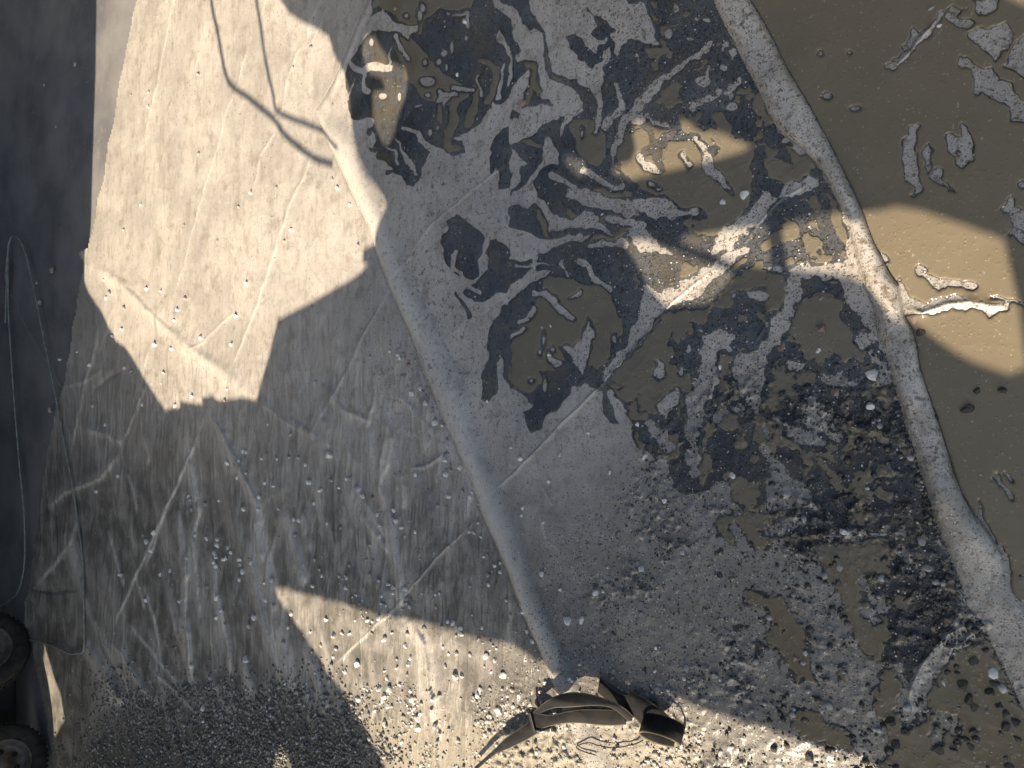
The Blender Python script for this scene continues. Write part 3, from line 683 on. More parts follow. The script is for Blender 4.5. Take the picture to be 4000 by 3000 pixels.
# ------------------------------------------------------------------ object helpers
def tag(o, label=None, cat=None, group=None, kind=None):
    if label: o['label'] = label
    if cat: o['category'] = cat
    if group: o['group'] = group
    if kind: o['kind'] = kind
    return o
def link_mesh(name, verts, faces, m, parent=None, smooth=True, uv=None):
    me = bpy.data.meshes.new(name); me.from_pydata([tuple(v) for v in verts], [], [tuple(f) for f in faces]); me.update()
    if smooth: me.polygons.foreach_set('use_smooth', [True] * len(me.polygons))
    if uv is not None:
        l = me.uv_layers.new(name='UVMap')
        for p in me.polygons:
            for li, vi in zip(p.loop_indices, p.vertices): l.data[li].uv = uv[vi]
    me.materials.append(m); o = bpy.data.objects.new(name, me); C.objects.link(o)
    if parent: o.parent = parent
    return o
def grid_mesh(name, mask, Z, attrs, m, step=1):
    """mesh over the site's sample points where mask is true"""
    mk = mask.copy(); vert_ok = mk
    face = vert_ok[:-1, :-1] | vert_ok[1:, :-1] | vert_ok[:-1, 1:] | vert_ok[1:, 1:]
    used = np.zeros_like(mk); used[:-1, :-1] |= face; used[1:, :-1] |= face; used[:-1, 1:] |= face; used[1:, 1:] |= face
    idx = -np.ones(mk.shape, np.int64); idx[used] = np.arange(used.sum())
    P = unproj(PX[used], PY[used], Z[used])
    a = idx[:-1, :-1][face]; bb = idx[:-1, 1:][face]; c = idx[1:, 1:][face]; d = idx[1:, :-1][face]
    F = np.stack([a, bb, c, d], 1)
    p0, p1, p2 = P[F[0, 0]], P[F[0, 1]], P[F[0, 2]]
    if np.cross(p1 - p0, p2 - p0)[2] < 0: F = F[:, ::-1]
    me = bpy.data.meshes.new(name); me.vertices.add(len(P)); me.vertices.foreach_set('co', P.astype(np.float32).ravel())
    me.loops.add(F.size); me.loops.foreach_set('vertex_index', F.astype(np.int32).ravel())
    me.polygons.add(len(F)); me.polygons.foreach_set('loop_start', np.arange(0, F.size, 4, dtype=np.int32))
    me.polygons.foreach_set('loop_total', np.full(len(F), 4, np.int32)); me.update(calc_edges=True)
    me.polygons.foreach_set('use_smooth', np.ones(len(F), bool))
    for k, v in attrs.items():
        at = me.attributes.new(k, 'FLOAT', 'POINT'); at.data.foreach_set('value', v[used].astype(np.float32))
    me.materials.append(m); o = bpy.data.objects.new(name, me); C.objects.link(o); return o
def tube(name, P, r, m, parent=None, seg=8):
    P = [Vector(p) for p in P]; V = []; F = []; up = Vector((0, 0, 1))
    for i, p in enumerate(P):
        t = (P[min(i + 1, len(P) - 1)] - P[max(i - 1, 0)]).normalized(); s = t.cross(up)
        if s.length < 1e-3: s = t.cross(Vector((1, 0, 0)))
        s.normalize(); n = s.cross(t)
        rr = r[i] if hasattr(r, '__len__') else r
        for k in range(seg):
            a = 2 * math.pi * k / seg; V.append(p + (s * math.cos(a) + n * math.sin(a)) * rr)
    for i in range(len(P) - 1):
        for k in range(seg):
            k2 = (k + 1) % seg; F.append((i * seg + k, i * seg + k2, (i + 1) * seg + k2, (i + 1) * seg + k))
    F.append(tuple(range(seg))[::-1]); F.append(tuple((len(P) - 1) * seg + k for k in range(seg)))
    return link_mesh(name, V, F, m, parent)
def spline(p, n=8):
    p = [np.array(q, float) for q in p]; q = [2 * p[0] - p[1]] + p + [2 * p[-1] - p[-2]]; r = []
    for i in range(1, len(q) - 2):
        for k in range(n):
            t = k / n; a, b_, c, d = q[i - 1], q[i], q[i + 1], q[i + 2]
            r.append(.5 * ((2 * b_) + (c - a) * t + (2 * a - 5 * b_ + 4 * c - d) * t * t + (3 * b_ - a - 3 * c + d) * t ** 3))
    r.append(p[-1]); return r
def z_at(px, py):
    i = int(round((py - gy[0]) / STEP)); j = int(round((px - gx[0]) / STEP))
    return float(Ztop[min(max(i, 0), NY - 1), min(max(j, 0), NX - 1)])
def on_ground(px, py, lift=0.0): return unproj(px, py, z_at(px, py) + lift)

# ------------------------------------------------------------------ the setting
gr = link_mesh('pavement', [(-300, -300, -.02), (300, -300, -.02), (300, 300, -.02), (-300, 300, -.02)], [(0, 1, 2, 3)], M_pave); tag(gr, kind='structure')

speck = np.clip(.18 + 1.1 * sstep(1500, 2100, PX + .1 * PY) * (1 - .35 * sstep(3700, 4100, PX)), 0, 1) + .5 * fbm(PX, PY, 1 / 120., 3, 110)
kz = sstep(1950, 2300, PX + .15 * (PY - 1500)) * sstep(1450, 2000, PY) * (1 - sstep(2900, 3300, PX) * .2)
speck = np.clip(speck + .55 * kz + .6 * grit, 0, 1)
speck = np.where((side2 > 0) & (t2 < 1), .85, speck)
speck = np.where((t1 > 0) & (t1 < .9) & (side2 < 0), speck * .45, speck)
brown = np.clip(sstep(1200, 1700, PX) * (1 - sstep(1500, 2000, PY)) * .8 + .5 * (side2 > 0), 0, 1)
drops = np.clip(sstep(2000, 2350, PX + .25 * (PY - 2000)) * sstep(1900, 2300, PY) + grit * 1.0 + .6 * sstep(2100, 2500, PX) * (PY < 1500), 0, 1)
drops = np.where(side2 > 0, .25, drops)
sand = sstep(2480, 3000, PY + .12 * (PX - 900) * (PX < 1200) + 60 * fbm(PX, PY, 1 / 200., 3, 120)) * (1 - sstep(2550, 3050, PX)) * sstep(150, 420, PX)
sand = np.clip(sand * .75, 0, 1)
sand_shade = 1 - sstep(1300, 1480, PX - (PY - 2800) * .5)  # mask for the shade put into the sand colour
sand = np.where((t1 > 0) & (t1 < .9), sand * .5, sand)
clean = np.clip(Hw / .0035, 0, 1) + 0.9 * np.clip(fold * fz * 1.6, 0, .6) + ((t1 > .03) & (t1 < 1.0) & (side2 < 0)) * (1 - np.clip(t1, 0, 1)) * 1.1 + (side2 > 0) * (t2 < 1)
grime_shade = np.clip(.22 + 1.0 * sstep(1350, 2100, PY - .15 * PX) * (1 - sstep(1900, 2500, PX)) + .35 * sstep(900, 300, PX)* 0 + .35 * sstep(900, 1600, PX) * (1 - sstep(600, 1500, PY)) * 0 + .5 * grit, 0, 1)  # real dirt plus lower-left darkening in place of missing sky occlusion
soil = np.clip(.15 + .55 * kz + .5 * grit + .35 * (side2 > 0) * (t2 >= 1), 0, 1) * np.where((t1 > 0) & (t1 < .9) & (side2 < 0), .4, 1)
A = dict(soil=soil, roll=1.0 * (side2 > 0), dark=np.clip(sand_shade, 0, 1), fold=np.clip(sstep(1350, 1750, PY) * (side1 < 0) + .25 * (side1 < 0) + .5 * crump, 0, 1), clean=np.clip(clean, 0, 1), grime_shade=grime_shade, crease=np.clip(CR * (.75 + 1.2 * fbm(PX, PY, 1 / 30., 2, 150)) + .42 * sstep(0, .12, t1) * (1 - sstep(.55, 1.0, t1)) * sstep(430, 560, PY) * (1 - sstep(2650, 2800, PY)) * (side2 < 0), 0, 1), speck=speck, brown=brown, drops=drops, sand=sand)
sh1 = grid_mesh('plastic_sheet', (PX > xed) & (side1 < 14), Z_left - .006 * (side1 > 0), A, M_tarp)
tag(sh1, 'creased dusty plastic sheet on the left, scattered with pale gravel and crossed by a cable', 'plastic sheet', None)
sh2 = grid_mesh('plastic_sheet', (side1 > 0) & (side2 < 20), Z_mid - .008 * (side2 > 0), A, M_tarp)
tag(sh2, 'speckled plastic sheet across the middle with a soft folded edge and wet puddles', 'plastic sheet')
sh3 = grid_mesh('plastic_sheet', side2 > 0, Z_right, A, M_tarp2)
tag(sh3, 'plastic sheet with a rolled tube edge beside the muddy pond on the right', 'plastic sheet')

def film(name, cov, mudf, m, extra_grit, sel, thick):
    c = np.clip(.5 + cov / 16., 0, 1); mm = np.clip(.5 + mudf / 16., 0, 1)
    prof = 1 - (1 - np.clip((cov + 2) / 14., 0, 1)) ** 2; prof2 = 1 - (1 - np.clip((mudf + 3) / 13., 0, 1)) ** 2
    Z = np.where(side2 > 0, Z_right, Z_mid) + .0003 + thick * prof + thick * .6 * prof2
    o = grid_mesh(name, (cov > -7) & sel, Z, dict(cov=c, mud=mm, grit=extra_grit, drops=np.clip(drops + .25, 0, 1) * (1 - .75 * mm)), m)
    return tag(o, kind='structure')
film('puddle_water', wet, mud, M_water, grit * np.clip(.25 + g_lo, 0, 1) * (1 - .85 * sstep(8, 26, mud)), side2 < 2, .0023)
film('pond_water', pond, pmud, M_pond, np.zeros_like(PX), side2 > 0, .0030)

# ------------------------------------------------------------------ pebbles
def pebble_mesh(seed, m, name='pebble'):
    r = random.Random(seed)
    import bmesh
    bm = bmesh.new(); bmesh.ops.create_icosphere(bm, subdivisions=2, radius=1.0)
    planes = [(Vector((r.uniform(-1, 1), r.uniform(-1, 1), r.uniform(-1, 1))).normalized(), r.uniform(.45, .8)) for _ in range(12)]
    sc = Vector((r.uniform(.8, 1.2), r.uniform(.7, 1.0), r.uniform(.6, .9)))
    for v in bm.verts:
        for n, d in planes:
            k = v.co.dot(n)
            if k > d: v.co -= n * (k - d)
        v.co = Vector((v.co.x * sc.x, v.co.y * sc.y, v.co.z * sc.z)) * r.uniform(.96, 1.04)
    me = bpy.data.meshes.new(name); bm.to_mesh(me); bm.free(); me.materials.append(m); return me
PM = {k: [pebble_mesh(s + 10 * i, m) for s in range(5)] for i, (k, m) in enumerate((('p', M_stone), ('g', M_stone2), ('w', M_stonew), ('r', M_stonep)))}

PEB = {
'A': '1283,480,12 848,615,7 960,690,12 960,595,10 1285,997,10 1625,1250,16 910,1327,9 800,1487,8 1190,1458,9 1545,1340,10 487,415,12 285,553,6 362,820,8 1405,1560,12g',
'B': '355,305,10 238,437,10 130,1215,12g 492,1158,12g 523,1218,16 605,1325,13 225,1490,16 180,1563,11 663,1585,12g 905,60,14g 1350,140,26 1305,485,14g',
'C': '1010,225,42g 68,668,28r 105,610,14g 1508,1265,32 1372,1310,22 583,1390,14 210,795,14g',
'D': '1050,62,24g 1110,170,14g',
'E': '333,95,11 237,175,6 257,300,10 670,155,8 710,235,10 685,273,12 947,213,13 1040,227,12 805,335,9 1200,275,12 1147,350,12 1125,418,12 1595,175,17 1523,387,16 1497,570,15 787,472,11 1298,530,12g 1000,575,16 1110,600,9 1060,755,14 727,517,11 497,622,8 385,673,11 577,704,10 805,728,12 850,745,9 597,973,13 325,995,10 920,962,11 677,1098,11 1240,907,13 1133,968,10 1470,860,10 1455,935,10 1575,1265,13 1597,1275,13 1545,1327,12 1470,1340,17 1590,1407,11 1537,1432,13 762,1430,13 622,1525,11 1225,1560,13 1235,1580,12 1240,1640,10 1330,1605,10 1420,1585,10 1580,1640,17',
'F': '867,620,12 867,583,13g 917,640,20 930,600,12g 955,635,13g 930,662,14 955,665,16g 987,705,16r 738,652,10g 765,770,12g 1030,675,11g 1010,890,22 1065,862,18 1095,952,22 1085,880,12g 1160,1078,20 1140,990,14g 1147,1015,12 1205,1100,14 1240,1187,13g 1240,1240,14 1232,1290,22g 1222,1325,20 1320,1370,22 1232,1385,11 1265,1388,12 1228,1415,20 1030,1418,14 1250,1560,20 1400,1530,12 1383,1563,18 1340,1525,16g 1440,1605,10 535,1500,14 418,1515,18 340,1468,20 470,1295,26 485,1450,11 583,1443,12 610,1440,20g 660,1515,22 690,1555,22 757,1565,20r 375,1605,13 320,1350,16 275,1305,11 212,1303,13 133,1317,14 35,1310,15 65,1285,13 223,1155,12g 110,1487,18 57,1470,12 18,1560,13 15,1640,16 142,1640,14 890,1645,20 1175,1620,16g 76,1093,9 387,815,12g 360,330,12g 1497,940,12 1650,1240,13',
'G': '250,450,18 195,462,12 240,640,14 490,1148,16 52,1310,18 308,1292,20 632,1400,20 235,1462,16 68,1635,16 990,1590,22 875,1575,16g 800,1555,12g 858,1297,26 810,1090,16 1345,718,18 1425,1425,24',
'H': '340,470,38r 330,610,28 440,885,34r 665,970,24 670,775,42 345,275,18r 940,420,26r 992,500,32w 1525,865,30w 1355,880,26w 1295,995,32w 1090,1045,16w',
'J': '245,45,18 280,55,18 255,148,14 458,72,16 547,103,12g 797,90,24 803,160,22 737,215,14 785,18,18 905,60,24 945,100,18 1030,130,14 1380,130,18 1410,135,16 1455,160,14 1440,70,16 963,155,18g 1243,220,14 712,313,14 760,310,12 737,403,12 793,440,22g 585,430,16 540,415,14 607,345,12 425,413,14 408,370,12 365,480,18 100,445,14 53,460,14 60,570,16 115,600,14 205,750,13 225,660,18 175,845,14 580,495,16 645,537,14 855,470,20 885,490,22 960,500,24 815,545,16 885,525,18 995,620,22 970,590,16 795,690,22 1087,750,18g 1165,615,12g 1240,710,16 1275,720,20 1325,750,22 1290,745,16 1330,795,20 1295,800,14 1205,740,14 1465,750,14 1500,410,22g 1505,470,20 1580,330,14 1545,350,16 1585,390,16 1385,480,16g 450,695,22 500,800,24 555,785,20 605,790,18 830,820,28 720,705,22 517,885,14 500,940,18 655,980,24 575,1035,22 420,860,14 350,775,14 970,870,18 1000,950,20 985,985,18 910,955,14 830,1030,18 850,1080,16 910,1010,18 1210,880,16 1245,920,16 1385,925,16 1490,930,24 1550,965,22 1600,1060,32 1290,1070,28 1335,1060,20 1450,1150,24 1440,1190,22 1525,1040,14 1225,1000,16 1185,1190,26g 1570,1290,32 880,785,16 980,790,14 795,1145,20 830,1195,24 1000,1160,16 1010,1210,22 860,1150,24 855,1260,22 830,1370,26 1050,1340,26 1050,1400,24 1060,1310,18 1155,1390,20 765,1290,18 660,1215,22',
'K': '190,400,20 310,505,16 355,705,32 450,695,30 540,520,28 840,370,26 1105,265,18 200,65,14 590,515,14g 485,880,18g 530,870,20g 930,880,20 925,1035,18 945,1150,34g 1130,1020,26g 1165,1010,16g 1310,1060,28g 1350,1090,16 1440,970,30g 1480,1050,22g 95,770,22 130,840,18 70,650,12 60,20,18 215,1110,16',
'I': '1265,150,12 1335,170,15 1410,175,12 1405,215,14 1475,230,12 1495,265,13 1390,265,15 1400,290,15 1385,325,15 1400,350,13 1450,310,15 1465,300,15 1550,310,15 1555,345,12 1625,325,14 1570,380,20 1550,435,13 1100,382,11 1035,408,13 978,250,14 997,130,14 945,187,15 1205,300,12 780,405,14 1343,485,11 943,575,13 1163,578,13 1405,550,22 1430,635,14 1400,685,13 1648,685,15 1610,745,15 1240,1000,15 1315,1275,13 1590,960,22',
'L': '465,352,22g 490,130,36 245,920,22 170,945,22r 1160,1030,26w 1230,1040,24w 1260,1110,26w 1300,1210,30w 1340,1270,22w 1420,1290,22r 1440,1160,28w 1450,1040,36 1480,1110,24w 1500,1250,26w 1330,960,30w 1410,900,26w 1600,1360,26w 1540,1300,28w 1280,1470,28w 1310,1520,22w 890,1430,28w 800,1350,44w 830,1500,36w 1110,1540,32w 385,1250,30g 490,1040,18g 270,1600,30w 120,1510,18w 40,1540,24w 1045,370,32g 990,180,32g 1540,1390,32w 1620,1470,28w 1560,1640,28w'}
WHERE = {
 'A': ('pebble in %s sunlit sheet near its ragged edge', 'pebbles on the sunlit sheet at upper left'),
 'B': ('pebble beside the curved bar shadows, %s part', 'pebbles by the curved shadows'),
 'C': ('stone in the top middle puddles, %s part', 'stones in the upper puddles'),
 'D': ('stone sunk in the top right pond, %s part', 'stones in the upper pond'),
 'E': ('pebble around the big soft fold, %s part', 'pebbles around the big soft fold'),
 'F': ('stone along the long folded edge, %s part', 'stones along the folded edge'),
 'G': ('stone below the middle puddles, %s part', 'stones near the middle puddles'),
 'H': ('stone beside the rolled tube edge, %s part', 'stones beside the rolled edge'),
 'I': ('pebble among the lower left folds, %s part', 'pebbles on the lower left folds'),
 'J': ('stone around the bottom sun patch, %s part', 'crushed stones around the bottom sun patch'),
 'K': ('stone above the black strap, %s part', 'stones on the droplet covered sheet'),
 'L': ('stone in the lower right mud, %s part', 'stones in the lower right mud')}
OBJ = []
COLW = dict(p='pale', g='grey', w='dark wet', r='pinkish')
plist = []
for t, s in PEB.items():
    for w in s.split():
        k = 'p'
        if w[-1].isalpha(): k = w[-1]; w = w[:-1]
        x, y, r_ = [float(q) for q in w.split(',')]
        plist.append((t, x * KT + TO[t][0], y * KT + TO[t][1], r_ * KT * (dict(J=1.05, K=1.05, I=1.5, E=1.35, F=1.3).get(t, 1.2)) * random.uniform(.8, 1.1), k))
plist.sort(key=lambda q: -q[3]); rest = plist[300:]; plist = plist[:300]
SPECIAL = {('K', 355.0): 0}
def size_word(r): return 'large' if r > 8.7 else ('mid sized' if r > 6.2 else 'small')
def place_vals(px, py, rpx):
    c = on_ground(px, py); depth = np.linalg.norm(c - np.array([0, 0, CAM_H])); r = rpx * depth / FPX
    return c, r
for i, (t, px, py, rp, k) in enumerate(plist):
    c, r = place_vals(px, py, rp); c = on_ground(px, py, .22 * r)
    o = bpy.data.objects.new('pebble', random.choice(PM[k])); C.objects.link(o)
    o.location = c; o.scale = (r, r, r); o.rotation_euler = (random.uniform(-.4, .4), random.uniform(-.4, .4), random.uniform(0, 6.28))
    d, g = WHERE[t]; bnd = ('upper', 'middle', 'lower')[min(2, max(0, int((py - TO[t][1]) / 333.4)))]
    tag(o, size_word(rp) + ' ' + COLW[k], 'pebble', None); OBJ.append((t, bnd, px, k, o))
ORD = ['leftmost', 'second from left', 'third from left', 'fourth from left', 'fifth from left', 'sixth from left', 'seventh from left', 'eighth from left', 'ninth from left', 'tenth from left'] + ['%dth from left' % q for q in range(11, 60)]
buck = {}
for q in OBJ: buck.setdefault((q[0], q[1], q[4]['label']), []).append(q)
for (t, bnd, lb), L_ in buck.items():
    L_.sort(key=lambda q: q[2])
    for n_, q in enumerate(L_):
        q[4]['label'] = lb + ' ' + (WHERE[t][0] % bnd) + (', ' + ORD[n_] if len(L_) > 1 else ''); q[4]['group'] = WHERE[t][1]

# dense gravel spill at the bottom left, one countless mass
ico = None
def ico_base():
    import bmesh
    bm = bmesh.new(); bmesh.ops.create_icosphere(bm, subdivisions=1, radius=1.0)
    v = np.array([q.co[:] for q in bm.verts]); f = np.array([[q.index for q in p.verts] for p in bm.faces]); bm.free(); return v, f
def mass(name, P, R, m_list, seed, flat=.7):
    v, f = ico_base(); r = np.random.default_rng(seed); n = len(P); nv = len(v)
    V = v[None] * (1 + r.uniform(-.32, .22, (n, nv, 1))) * r.uniform(.65, 1.25, (n, 1, 3))
    a = r.uniform(0, 6.28, n); ca, sa = np.cos(a)[:, None], np.sin(a)[:, None]
    X = V[..., 0] * ca - V[..., 1] * sa; Y = V[..., 0] * sa + V[..., 1] * ca; Zz = V[..., 2] * flat
    V = np.stack([X, Y, Zz], -1) * R[:, None, None] + P[:, None, :]
    F = f[None] + (np.arange(n) * nv)[:, None, None]; F = F.reshape(-1, 3); V = V.reshape(-1, 3)
    me = bpy.data.meshes.new(name); me.vertices.add(len(V)); me.vertices.foreach_set('co', V.astype(np.float32).ravel())
    me.loops.add(F.size); me.loops.foreach_set('vertex_index', F.astype(np.int32).ravel()); me.polygons.add(len(F))
    me.polygons.foreach_set('loop_start', np.arange(0, F.size, 3, dtype=np.int32)); me.polygons.foreach_set('loop_total', np.full(len(F), 3, np.int32))
    me.polygons.foreach_set('material_index', np.repeat(r.integers(0, len(m_list), n), len(f)).astype(np.int32)); me.update(calc_edges=True)
    for m in m_list: me.materials.append(m)
    o = bpy.data.objects.new(name, me); C.objects.link(o); return o
def scatter(n, xr, yr, dens, rmm, seed):
    r = np.random.default_rng(seed); x = r.uniform(*xr, n); y = r.uniform(*yr, n)
    i = np.clip(((y - gy[0]) / STEP).astype(int), 0, NY - 1); j = np.clip(((x - gx[0]) / STEP).astype(int), 0, NX - 1)
    k = r.random(n) < dens[i, j]; x, y, i, j = x[k], y[k], i[k], j[k]
    R = (rmm[0] + (rmm[1] - rmm[0]) * r.random(len(x)) ** 2.2) / 1000.
    P = unproj(x, y, Ztop[i, j] + R * .3); return P, R
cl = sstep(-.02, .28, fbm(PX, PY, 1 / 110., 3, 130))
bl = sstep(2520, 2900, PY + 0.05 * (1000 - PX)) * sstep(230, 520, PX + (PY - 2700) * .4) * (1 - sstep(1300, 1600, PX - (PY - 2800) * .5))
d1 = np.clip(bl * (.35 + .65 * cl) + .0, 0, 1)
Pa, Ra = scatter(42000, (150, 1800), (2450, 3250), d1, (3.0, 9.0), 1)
band = sstep(2050, 2600, PY) * (1 - sstep(1900, 2150, PX)) * sstep(380, 700, PX)
d2 = np.clip(.16 * band * cl + .5 * cl * sstep(2550, 2900, PY) * sstep(1300, 1400, PX) * (1 - sstep(2500, 2800, PX)), 0, 1)
d2 = np.clip(d2 + .55 * sstep(2520, 2900, PY) * sstep(1340, 1460, PX - (PY - 2800) * .5) * (1 - sstep(2300, 2800, PX)) * (.35 + .65 * cl) * (1 - .7 * ((t1 > 0) & (t1 < .8))), 0, 1)
Pb, Rb = scatter(26000, (350, 2900), (1700, 3250), d2, (2.2, 8), 2)
Pr = np.array([on_ground(q[1], q[2], .002) for q in rest]); Rr = 1.25 * np.array([place_vals(q[1], q[2], q[3])[1] for q in rest])
d3 = np.clip(.035 * (PX > 150) * (PX < 2100) * sstep(1300, 2000, PY) + .05 * cl * band, 0, 1)
Pc, Rc = scatter(9000, (100, 2200), (1300, 2700), d3, (2, 5), 3)
M_tan = simple('dusty_tan_gravel', (.40, .37, .31), .8, .3, 60, .3, .002, .6)
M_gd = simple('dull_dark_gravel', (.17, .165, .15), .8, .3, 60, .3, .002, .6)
gp = mass('gravel', np.concatenate([Pb, Pr, Pc]), np.concatenate([Rb, Rr, Rc]), [M_stone, M_stone2, M_tan, M_tan], 15); tag(gp, 'small pale gravel and grit strewn thinly over the lower sheets', 'gravel', kind='stuff')
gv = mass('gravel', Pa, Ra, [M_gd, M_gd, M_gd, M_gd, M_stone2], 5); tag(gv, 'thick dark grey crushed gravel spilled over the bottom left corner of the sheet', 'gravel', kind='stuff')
d4 = np.clip((mud < 22) * grit * (.12 + g_lo) * .42 * (side2 < 0) * (.25 + .75 * sstep(0, .2, fbm(PX, PY, 1 / 60., 3, 160))), 0, 1)
Pd, Rd = scatter(60000, (2350, 3950), (1350, 3200), d4, (1.2, 4.6), 4)
d5 = np.clip((side2 < 0) * (sstep(0.05, .2, fbm(PX, PY, 1 / 90., 3, 170)) * .8 + .12) * sstep(2900, 3300, PX + .35 * (PY - 2000)) * sstep(1500, 1900, PY), 0, 1) + .12 * (pond > 0) * sstep(3650, 3800, PX) * sstep(1900, 2100, PY)
Pe, Re = scatter(3200, (2700, 4250), (1400, 3250), d5, (3.5, 10), 8); Pd = np.concatenate([Pd, Pe]); Rd = np.concatenate([Rd, Re])
gd = mass('wet_grit', Pd, Rd, [M_stonew, M_stonew, M_stonew, M_stonew, M_stone2], 6); tag(gd, 'dark wet grit scattered through the mud on the right', 'grit', kind='stuff')

# ------------------------------------------------------------------ strap with buckle
def ribbon(name, ctr, wid, m, parent, thick=.0022):
    """ctr: list of 3D centre points, wid: matching width vectors"""
    V = []; F = []; UV = []; n = len(ctr); acc = 0
    for i in range(n):
        c = Vector(ctr[i]); w = Vector(wid[i]); t = (Vector(ctr[min(i + 1, n - 1)]) - Vector(ctr[max(i - 1, 0)])).normalized()
        nn = t.cross(w).normalized() * thick * .5
        if i: acc += (c - Vector(ctr[i - 1])).length
        for sgn, off, vv in ((-.5, nn, 0), (.5, nn, 1), (.5, -nn, 1), (-.5, -nn, 0)):
            V.append(c + w * sgn + off); UV.append((acc, vv))
    for i in range(n - 1):
        for k in range(4): F.append((4 * i + k, 4 * i + (k + 1) % 4, 4 * i + 4 + (k + 1) % 4, 4 * i + 4 + k))
    F.append((3, 2, 1, 0)); F.append((4 * n - 4, 4 * n - 3, 4 * n - 2, 4 * n - 1))
    return link_mesh(name, V, F, m, parent, True, UV)
KS = 850.0 / 2212.0
def kp(x, y, z): return unproj(1900 + x * KS, 2550 + y * KS, z)
strap_o = bpy.data.objects.new('ratchet_strap', None); C.objects.link(strap_o); O = kp(1100, 700, 0); strap_o.location = O
tag(strap_o, 'dusty black webbing strap with buckle and curled loop lying at the bottom edge', 'strap')
def rib_px(name, a, bq, n=9, thick=.0024):
    a = spline([kp(*q) for q in a], n); bq = spline([kp(*q) for q in bq], n)
    ctr = [(p + q) / 2 - O for p, q in zip(a, bq)]; w = [q - p for p, q in zip(a, bq)]
    return ribbon(name, ctr, w, M_web, strap_o, thick)
# upper arch: top edge then lower edge
rib_px('webbing', [(480, 600, .045), (640, 470, .07), (840, 405, .085), (1060, 425, .08), (1260, 490, .06), (1400, 560, .035), (1500, 650, .015)],
       [(520, 620, .035), (680, 560, .05), (860, 550, .06), (1060, 535, .055), (1230, 545, .04), (1340, 600, .024), (1440, 690, .012)])
# lower run
rib_px('webbing', [(470, 600, .040), (640, 630, .035), (800, 600, .030), (960, 575, .026), (1150, 575, .022), (1300, 580, .018), (1390, 590, .016)],
       [(520, 790, .03), (640, 745, .024), (800, 715, .02), (960, 715, .016), (1150, 735, .014), (1300, 740, .013), (1420, 730, .012)])
# tail leaving to the left
rib_px('webbing', [(440, 700, .028), (330, 770, .035), (180, 880, .04), (60, 1000, .04), (-120, 1160, .03)],
       [(530, 815, .024), (400, 890, .022), (230, 970, .026), (90, 1030, .034), (-100, 1190, .028)])
# flat black ribbon painting the strap's cast shadow together with dark cloth
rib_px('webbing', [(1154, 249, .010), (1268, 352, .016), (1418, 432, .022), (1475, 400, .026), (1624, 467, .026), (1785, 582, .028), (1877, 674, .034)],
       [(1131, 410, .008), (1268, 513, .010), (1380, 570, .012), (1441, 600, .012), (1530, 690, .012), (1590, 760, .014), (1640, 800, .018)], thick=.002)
# curled loop: rolled tube of webbing
cA = kp(1750, 885, .050); cB = kp(1790, 745, .024); ax_ = cB - cA; ax_ = ax_ / np.linalg.norm(ax_) * .05
perp = np.cross(ax_ / np.linalg.norm(ax_), [0, 0, 1.0]); perp = perp / np.linalg.norm(perp); nrm_ = np.cross(perp, ax_ / np.linalg.norm(ax_))
ctr = []; wd = []
for i in range(48):
    a = -.5 + i / 47 * 5.9; rr = 1 - .10 * i / 47
    q = cA - O + ax_ * .5 + perp * math.cos(a) * .056 * rr + nrm_ * (math.sin(a) * .034 * rr); ctr.append(q); wd.append(ax_)
ribbon('loop', ctr, wd, M_web, strap_o, .0035)
# frayed cord ends
def zz(x, y, z): return kp(x, y, z) - O
tube('cord', spline([zz(1590, 890, .02), (zz(1500, 930, .012)), zz(1300, 965, .012), zz(1150, 945, .014), zz(1050, 915, .016), zz(960, 930, .012), zz(915, 960, .010), zz(980, 1000, .012), zz(1110, 1040, .012)], 8), .0016, M_black, strap_o)
tube('cord', spline([zz(945, 600, .03), zz(970, 640, .02), zz(1040, 695, .012)], 6), .0012, M_black, strap_o)
# steel ratchet buckle
def boxm(name, c, X, Y, Zv, m, parent, bev=.0015):
    c, X, Y, Zv = [Vector(q) for q in (c, X, Y, Zv)]
    V = [c + X * a + Y * b_ + Zv * d for a in (-.5, .5) for b_ in (-.5, .5) for d in (-.5, .5)]
    F = [(0, 1, 3, 2), (4, 6, 7, 5), (0, 4, 5, 1), (2, 3, 7, 6), (0, 2, 6, 4), (1, 5, 7, 3)]
    o = link_mesh(name, V, F, m, parent, False); bv = o.modifiers.new('bevel', 'BEVEL'); bv.width = bev; bv.segments = 2; return o
b0 = zz(455, 600, .038); b1 = zz(505, 790, .028); dv = b1 - b0; sd = np.cross(dv / np.linalg.norm(dv), [0, 0, 1.0])
bk = boxm('buckle', (b0 + b1) / 2, dv * 1.08, sd * .010, (0, 0, .024), M_black, strap_o)
tube('pin', [zz(500, 785, .034), zz(560, 800, .030), zz(640, 780, .024)], .005, M_steel, strap_o)
boxm('clasp', zz(600, 775, .018), dv * .22, sd * .045, (0, 0, .012), M_steel, strap_o)

